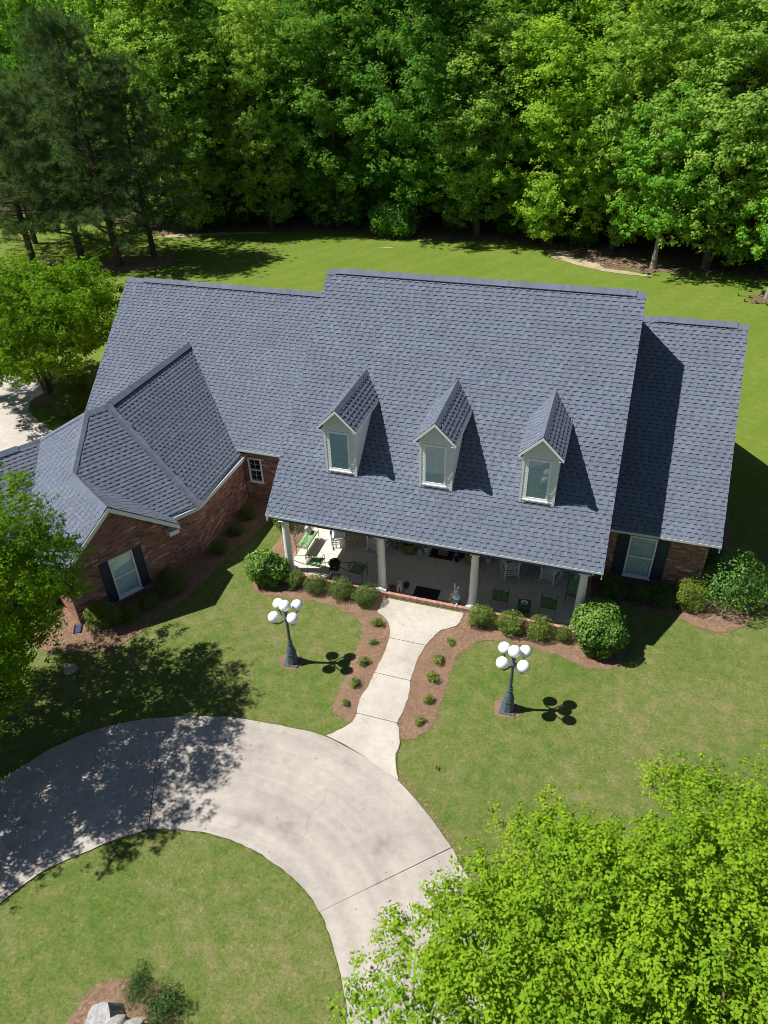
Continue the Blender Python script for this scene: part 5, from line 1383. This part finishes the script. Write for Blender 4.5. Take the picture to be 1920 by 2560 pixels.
# seated animal statue between two little pots
t = empty('animal_statue', (4.55, .66, FZ), .2, 'grey stone seated animal statue at the foot of the second column', 'statue')
k = MB(); k.ball((0, .05, .16), .15, 16, 12, sc=(.85, .95, 1.05)); k.tube([(-.06, -.07, .26), (-.06, -.12, .10), (-.06, -.13, .01)], [.05, .042, .05], 10); k.tube([(.06, -.07, .26), (.06, -.12, .10), (.06, -.13, .01)], [.05, .042, .05], 10); k.lathe([(.12, .22), (.11, .30), (.075, .38)], 14, (0, -.01, 0)); k.build('body', stone, t)
k = MB(); k.ball((0, -.06, .43), .105, 16, 12); k.ball((0, -.15, .40), .055, 12, 8, sc=(1.1, 1, .8)); k.build('head', stone, t)
for sx in (-1, 1):
    k = MB(); k.tube([(sx*.06, -.03, .50), (sx*.09, -.03, .56)], [.035, .008], 8); k.build('ear', stone, t)
    k = MB(); k.ball((sx*.10, .0, .05), .065, 12, 8, sc=(.7, 1.5, .8)); k.build('hind_foot', stone, t)
def little(loc, mat, label, tint):
    t = pot('flower_pot', loc, rim(.095, .13, .07), mat, label)
    g2 = np.random.default_rng(int(loc[0]*100)); d = unit(g2.normal(0, 1, (160, 3))); d[:, 2] = np.abs(d[:, 2]); P = d*np.array([.11, .11, .10])+np.array([0, 0, .12])
    V, F = leaf_arrays(g2, P, unit(d+g2.normal(0, .5, d.shape)), .045); o = bpy.data.objects.new('foliage', np_mesh('foliage', V, F, np.array(tint)*g2.uniform(.5, 1.3, (160, 1)), [M['leaf_shrub']])); link(o, t)
little((4.32, .54, FZ), M['blackmetal'], 'small dark pot with orange-brown flowers left of the stone animal', (3.2, 1.1, .5))
little((4.74, .84, FZ), M['blackmetal'], 'small dark pot with dark red flowers right of the stone animal', (1.8, .25, .8))

# door mats and the parcel
def mat_(loc, rz, w, d, label):
    t = empty('door_mat', (loc[0], loc[1], FZ), rz, label, 'door mat', 'black rubber door mats'); k = MB(); k.box(-w/2, w/2, -d/2, d/2, 0, .010); k.build('backing', M['rubber'], t)
    k = MB()
    for (x0, x1, y0, y1) in ((-w/2, w/2, -d/2, -d/2+.09), (-w/2, w/2, d/2-.09, d/2), (-w/2, -w/2+.09, -d/2+.09, d/2-.09), (w/2-.09, w/2, -d/2+.09, d/2-.09)): k.box(x0+.008, x1-.008, y0+.008, y1-.008, .010, .018)
    k.build('border', M['rubber'], t)
    k = MB()
    for i in range(int(w/.05)):
        for s in (-1, 1): k.box(-w/2+.03+i*.05, -w/2+.052+i*.05, s*(d/2-.045)-.011, s*(d/2-.045)+.011, .018, .022)
    for i in range(int(d/.05)-2):
        for s in (-1, 1): k.box(s*(w/2-.045)-.011, s*(w/2-.045)+.011, -d/2+.10+i*.05, -d/2+.122+i*.05, .018, .022)
    k.build('studs', plain('grey_rubber', (.06, .06, .055), .8, .2, 20), t)
    k = MB()
    y = -d/2+.12
    while y < d/2-.12: k.box(-w/2+.12, w/2-.12, y, y+.012, .010, .016); y += .03
    k.build('ribs', M['rubber'], t)
mat_((5.515, .72), 0, .89, .56, 'black rubber mat at the front edge of the porch by the walk')
mat_((5.52, 2.97), 0, .90, .54, 'black rubber mat in front of the door with a parcel on it')
t = empty('parcel_box', (5.56, 3.02, FZ+.022), .03, 'brown cardboard parcel lying on the mat in front of the door', 'parcel')
card = plain('cardboard', (.20, .13, .08), .85, .12, 10)
k = MB(); k.box(-.19, .19, -.13, .13, 0, .13); k.build('carton', card, t, bevel=.004); k = MB(); k.box(-.19, .19, -.025, .025, .1305, .132); k.build('tape', plain('packing_tape', (.26, .19, .12), .3), t)
k = MB(); k.box(.03, .14, .035, .10, .1305, .133); k.build('paper_label', M['white'], t)

# plant stand with dark plant, cord on the floor
t = empty('plant_stand', (2.12, .62, FZ), .15, 'square black metal plant stand near the sunlit edge of the porch', 'plant stand'); k = MB()
for z in (.012, .48):
    for a, b in (((-.16, -.16), (.16, -.16)), ((.16, -.16), (.16, .16)), ((.16, .16), (-.16, .16)), ((-.16, .16), (-.16, -.16))): k.bar((*a, z), (*b, z), .02, .02)
k.build('frame', M['blackmetal'], t)
for a in (-1, 1):
    for b in (-1, 1): k = MB(); k.bar((a*.15, b*.15, .0), (a*.15, b*.15, .48), .016, .016); k.build('leg', M['blackmetal'], t)
k = MB(); k.box(-.15, .15, -.15, .15, .485, .495); k.build('shelf', M['blackmetal'], t)
terr = potmat('terracotta', (.30, .12, .07), .8)
t = pot('potted_plant', (2.12, .62, FZ+.50), rim(.12, .19, .08), terr, 'dark leafy plant in a clay pot on the black stand', cat='plant')
g2 = np.random.default_rng(5); d = unit(g2.normal(0, 1, (420, 3))); d[:, 2] = np.abs(d[:, 2])*.9; P = d*np.array([.22, .22, .20])*g2.uniform(.4, 1, (420, 1))+np.array([0, 0, .17])
V, F = leaf_arrays(g2, P, unit(d+g2.normal(0, .6, d.shape)), .10, .5); o = bpy.data.objects.new('foliage', np_mesh('foliage', V, F, np.array((.28, .30, .35))*g2.uniform(.6, 1.2, (420, 1)), [M['leaf_shrub']])); link(o, t)
k = MB(); P = spline([(-.05, 1.25), (.24, 1.13), (.56, 1.04), (.82, 1.03), (1.46, 1.29), (1.98, 1.43), (2.5, 1.60), (2.75, 1.62), (2.95, 1.50), (2.75, 1.20), (2.49, 1.07), (2.25, 1.16), (2.0, 1.22)], 6)
k.tube([(x, y, FZ+.014) for x, y in P], .013, 6); tag(k.build('garden_hose', plain('dark_hose', (.03, .035, .035), .5)), 'thin dark hose lying in a loop across the left porch floor', 'hose')
# slatted side table beside the sunlit rocker
wood = plain('pale_wood', (.48, .40, .24), .6, .15, 12)
t = empty('side_table', (2.02, 2.55, FZ), .25, 'small pale slatted side table right of the sunlit rocker', 'table'); k = MB()
for i in range(6): k.bar((-.21, -.2+i*.08, .46), (.21, -.2+i*.08, .46), .07, .02)
k.build('top', wood, t)
for a in (-1, 1):
    for b in (-1, 1): k = MB(); k.bar((a*.18, b*.17, 0), (a*.18, b*.17, .45), .035, .035); k.build('leg', wood, t)
# square green table with a potted flower, round green table by the wall
t = empty('square_table', (8.91, .68, FZ), .12, 'square green metal table between the two right green chairs', 'table'); k = MB(); k.box(-.22, .22, -.22, .22, .40, .415)
for i in range(5): k.bar((-.22, -.18+i*.09, .418), (.22, -.18+i*.09, .418), .02, .006)
k.build('top', M['greenmetal'], t)
k = MB(); k.box(-.20, .20, -.20, .20, .14, .15); k.build('shelf', M['greenmetal'], t)
for a in (-1, 1):
    for b in (-1, 1): k = MB(); k.bar((a*.205, b*.205, 0), (a*.205, b*.205, .40), .022, .022); k.build('leg', M['greenmetal'], t)
t = empty('table_ornament', (8.91, .68, FZ+.421), 0, 'white and blue patterned dish on the square green table', 'dish')
k = MB(); n = 18; V = [(0, 0, .01)]
for ring, (r_, z) in enumerate(((.06, .0), (.12, .05))):
    for j in range(n): a = 2*math.pi*j/n; q = r_*(1+.12*ring*math.sin(5*a)); V.append((q*math.cos(a), q*math.sin(a), z))
F = [(0, 1+j, 1+(j+1) % n) for j in range(n)]+[(1+j, 1+n+j, 1+n+(j+1) % n, 1+(j+1) % n) for j in range(n)]
k.mesh_faces(V, F); k.build('rim', M['white'], t); k = MB(); k.lathe([(.045, .012), (.05, .03), (.02, .06)], 12); k.build('centre', potmat('blue_dish_glaze', (.12, .16, .30)), t)
t = empty('round_table', (8.88, 2.86, FZ), 0, 'round green metal table by the wall between the two right rockers', 'table'); k = MB(); k.lathe([(.31, .60), (.33, .61), (.33, .625), (.01, .625)], 28); k.build('top', M['greenmetal'], t)
for q in range(3): a = q*2.09; k = MB(); k.tube([(math.cos(a)*.28, math.sin(a)*.28, 0), (math.cos(a)*.1, math.sin(a)*.1, .32), (math.cos(a)*.24, math.sin(a)*.24, .60)], .012, 6); k.build('leg', M['greenmetal'], t)

# ------------------------------------------------------------------ yard pieces
# weathered stump group in the round bed
greywood = plain('weathered_wood', (.30, .28, .24), .95, .5, 7, bmp=1.0, fine=(30, .3))
t = empty('tree_stump', (2.80, -13.72, .0), 0, 'pale weathered stump with a cracked round cut face at the bottom border', 'stump')
k = MB(); n = 40; tilt = Matrix.Translation((-.30, -.02, 0)) @ Matrix.Rotation(-.28, 4, 'Y') @ Matrix.Rotation(.25, 4, 'X')
prof = [(.36, -.05), (.33, .10), (.30, .26), (.295, .36)]; V = []
for r_, z in prof:
    for j in range(n): a = 2*math.pi*j/n; q = r_*(1+.06*math.sin(5*a+1)+.03*math.sin(11*a)); V.append(tilt @ Vector((q*math.cos(a), q*math.sin(a), z)))
k.mesh_faces(V, [(i*n+j, i*n+(j+1) % n, (i+1)*n+(j+1) % n, (i+1)*n+j) for i in range(3) for j in range(n)], sm=True); k.build('trunk_side', greywood, t)
cutm, nt_, b_ = newmat('cut_wood'); wv = noise(nt_, 9, 6, .8); rr_ = ramp(nt_, wv.outputs['Fac'], [(.3, (.16, .16, .16)), (.5, (.30, .29, .28)), (.72, (.44, .43, .41))]); nt_.links.new(rr_.outputs['Color'], b_.inputs['Base Color']); b_.inputs['Roughness'].default_value = .9
k = MB(); k.face(V[-n:]); k.build('cut_face', cutm, t)
g2 = np.random.default_rng(2); k = MB()
for q in range(26):
    a = g2.uniform(0, 6.28); r0 = g2.uniform(.03, .2); r1 = r0+g2.uniform(.04, .10); r1 = min(r1, .285); w = g2.uniform(.002, .009)
    c, s = math.cos(a), math.sin(a); k.face([tilt @ Vector((c*r0, s*r0, .3615)), tilt @ Vector((c*r1-s*w, s*r1+c*w, .3615)), tilt @ Vector((c*r1+s*w, s*r1-c*w, .3615))])
k.build('cracks', plain('crack_shadow', (.10, .11, .12), .95), t, kind='stuff')
for q, (x, y, r_, L, a) in enumerate(((.02, .02, .26, .42, 1.35), (.26, .0, .25, .50, 1.1), (.48, -.10, .24, .42, .85))):
    k = MB(); d = Vector((math.cos(a), math.sin(a), .05)).normalized(); P0 = Vector((x, y-.30, .22)); pts = [P0+d*L*f for f in (0, .1, .5, .8, 1.0)]
    k.tube(pts, [r_*.92, r_, r_*.95, r_*.7, r_*.35], 22); k.V = [tuple(Vector(v)+Vector((0, 0, .03))*math.sin(37*v[0]+23*v[1]+q)+Vector((.02, .01, 0))*math.sin(31*v[2]+19*v[1]+q)+Vector((.01, 0, .012))*math.sin(83*v[0]+71*v[2])) for v in k.V]; k.build('root_lobe', greywood, t)
# round stone, dark splash block at the gable corner
k = MB(); th = np.linspace(0, 2*math.pi, 22, endpoint=False); k.prism([(.21*math.cos(a)*(1+.04*math.sin(3*a)), .22*math.sin(a)) for a in th], 0, .05); o = k.build('stepping_stone', stone, None, bevel=.012); o.location = (-4.5, -5.78, .005); tag(o, 'round grey stone in the shaded lawn beside the left tree', 'stone')
t = empty('splash_block', (-5.43, -4.16, .02), .5, 'dark splash block at the left corner of the gable', 'splash block'); k = MB(); k.box(-.12, .12, -.2, .2, 0, .03); k.build('tray', M['shutter'], t)
for sx in (-1, 1): k = MB(); k.box(sx*.11-.012, sx*.11+.012, -.2, .2, .03, .06); k.build('rim', M['shutter'], t)
# old timber frame in the wood
oldw = plain('old_timber', (.20, .14, .08), .9, .3, 6)
t = empty('timber_frame', (-4.1, 49.4, 0), .1, 'old timber play frame half hidden in the shade of the wood', 'frame')
for x in (-1.1, -.2, 1.1): k = MB(); k.box(x-.07, x+.07, -.07, .07, 0, 2.4); k.build('post', oldw, t)
for z in (.9, 1.6, 2.35): k = MB(); k.box(-1.2, 1.2, -.05, .05, z, z+.12); k.build('rail', oldw, t)
for q in range(5): k = MB(); k.box(.0+q*.2, .15+q*.2, .06, .09, .9, 1.7); k.build('board', oldw, t)
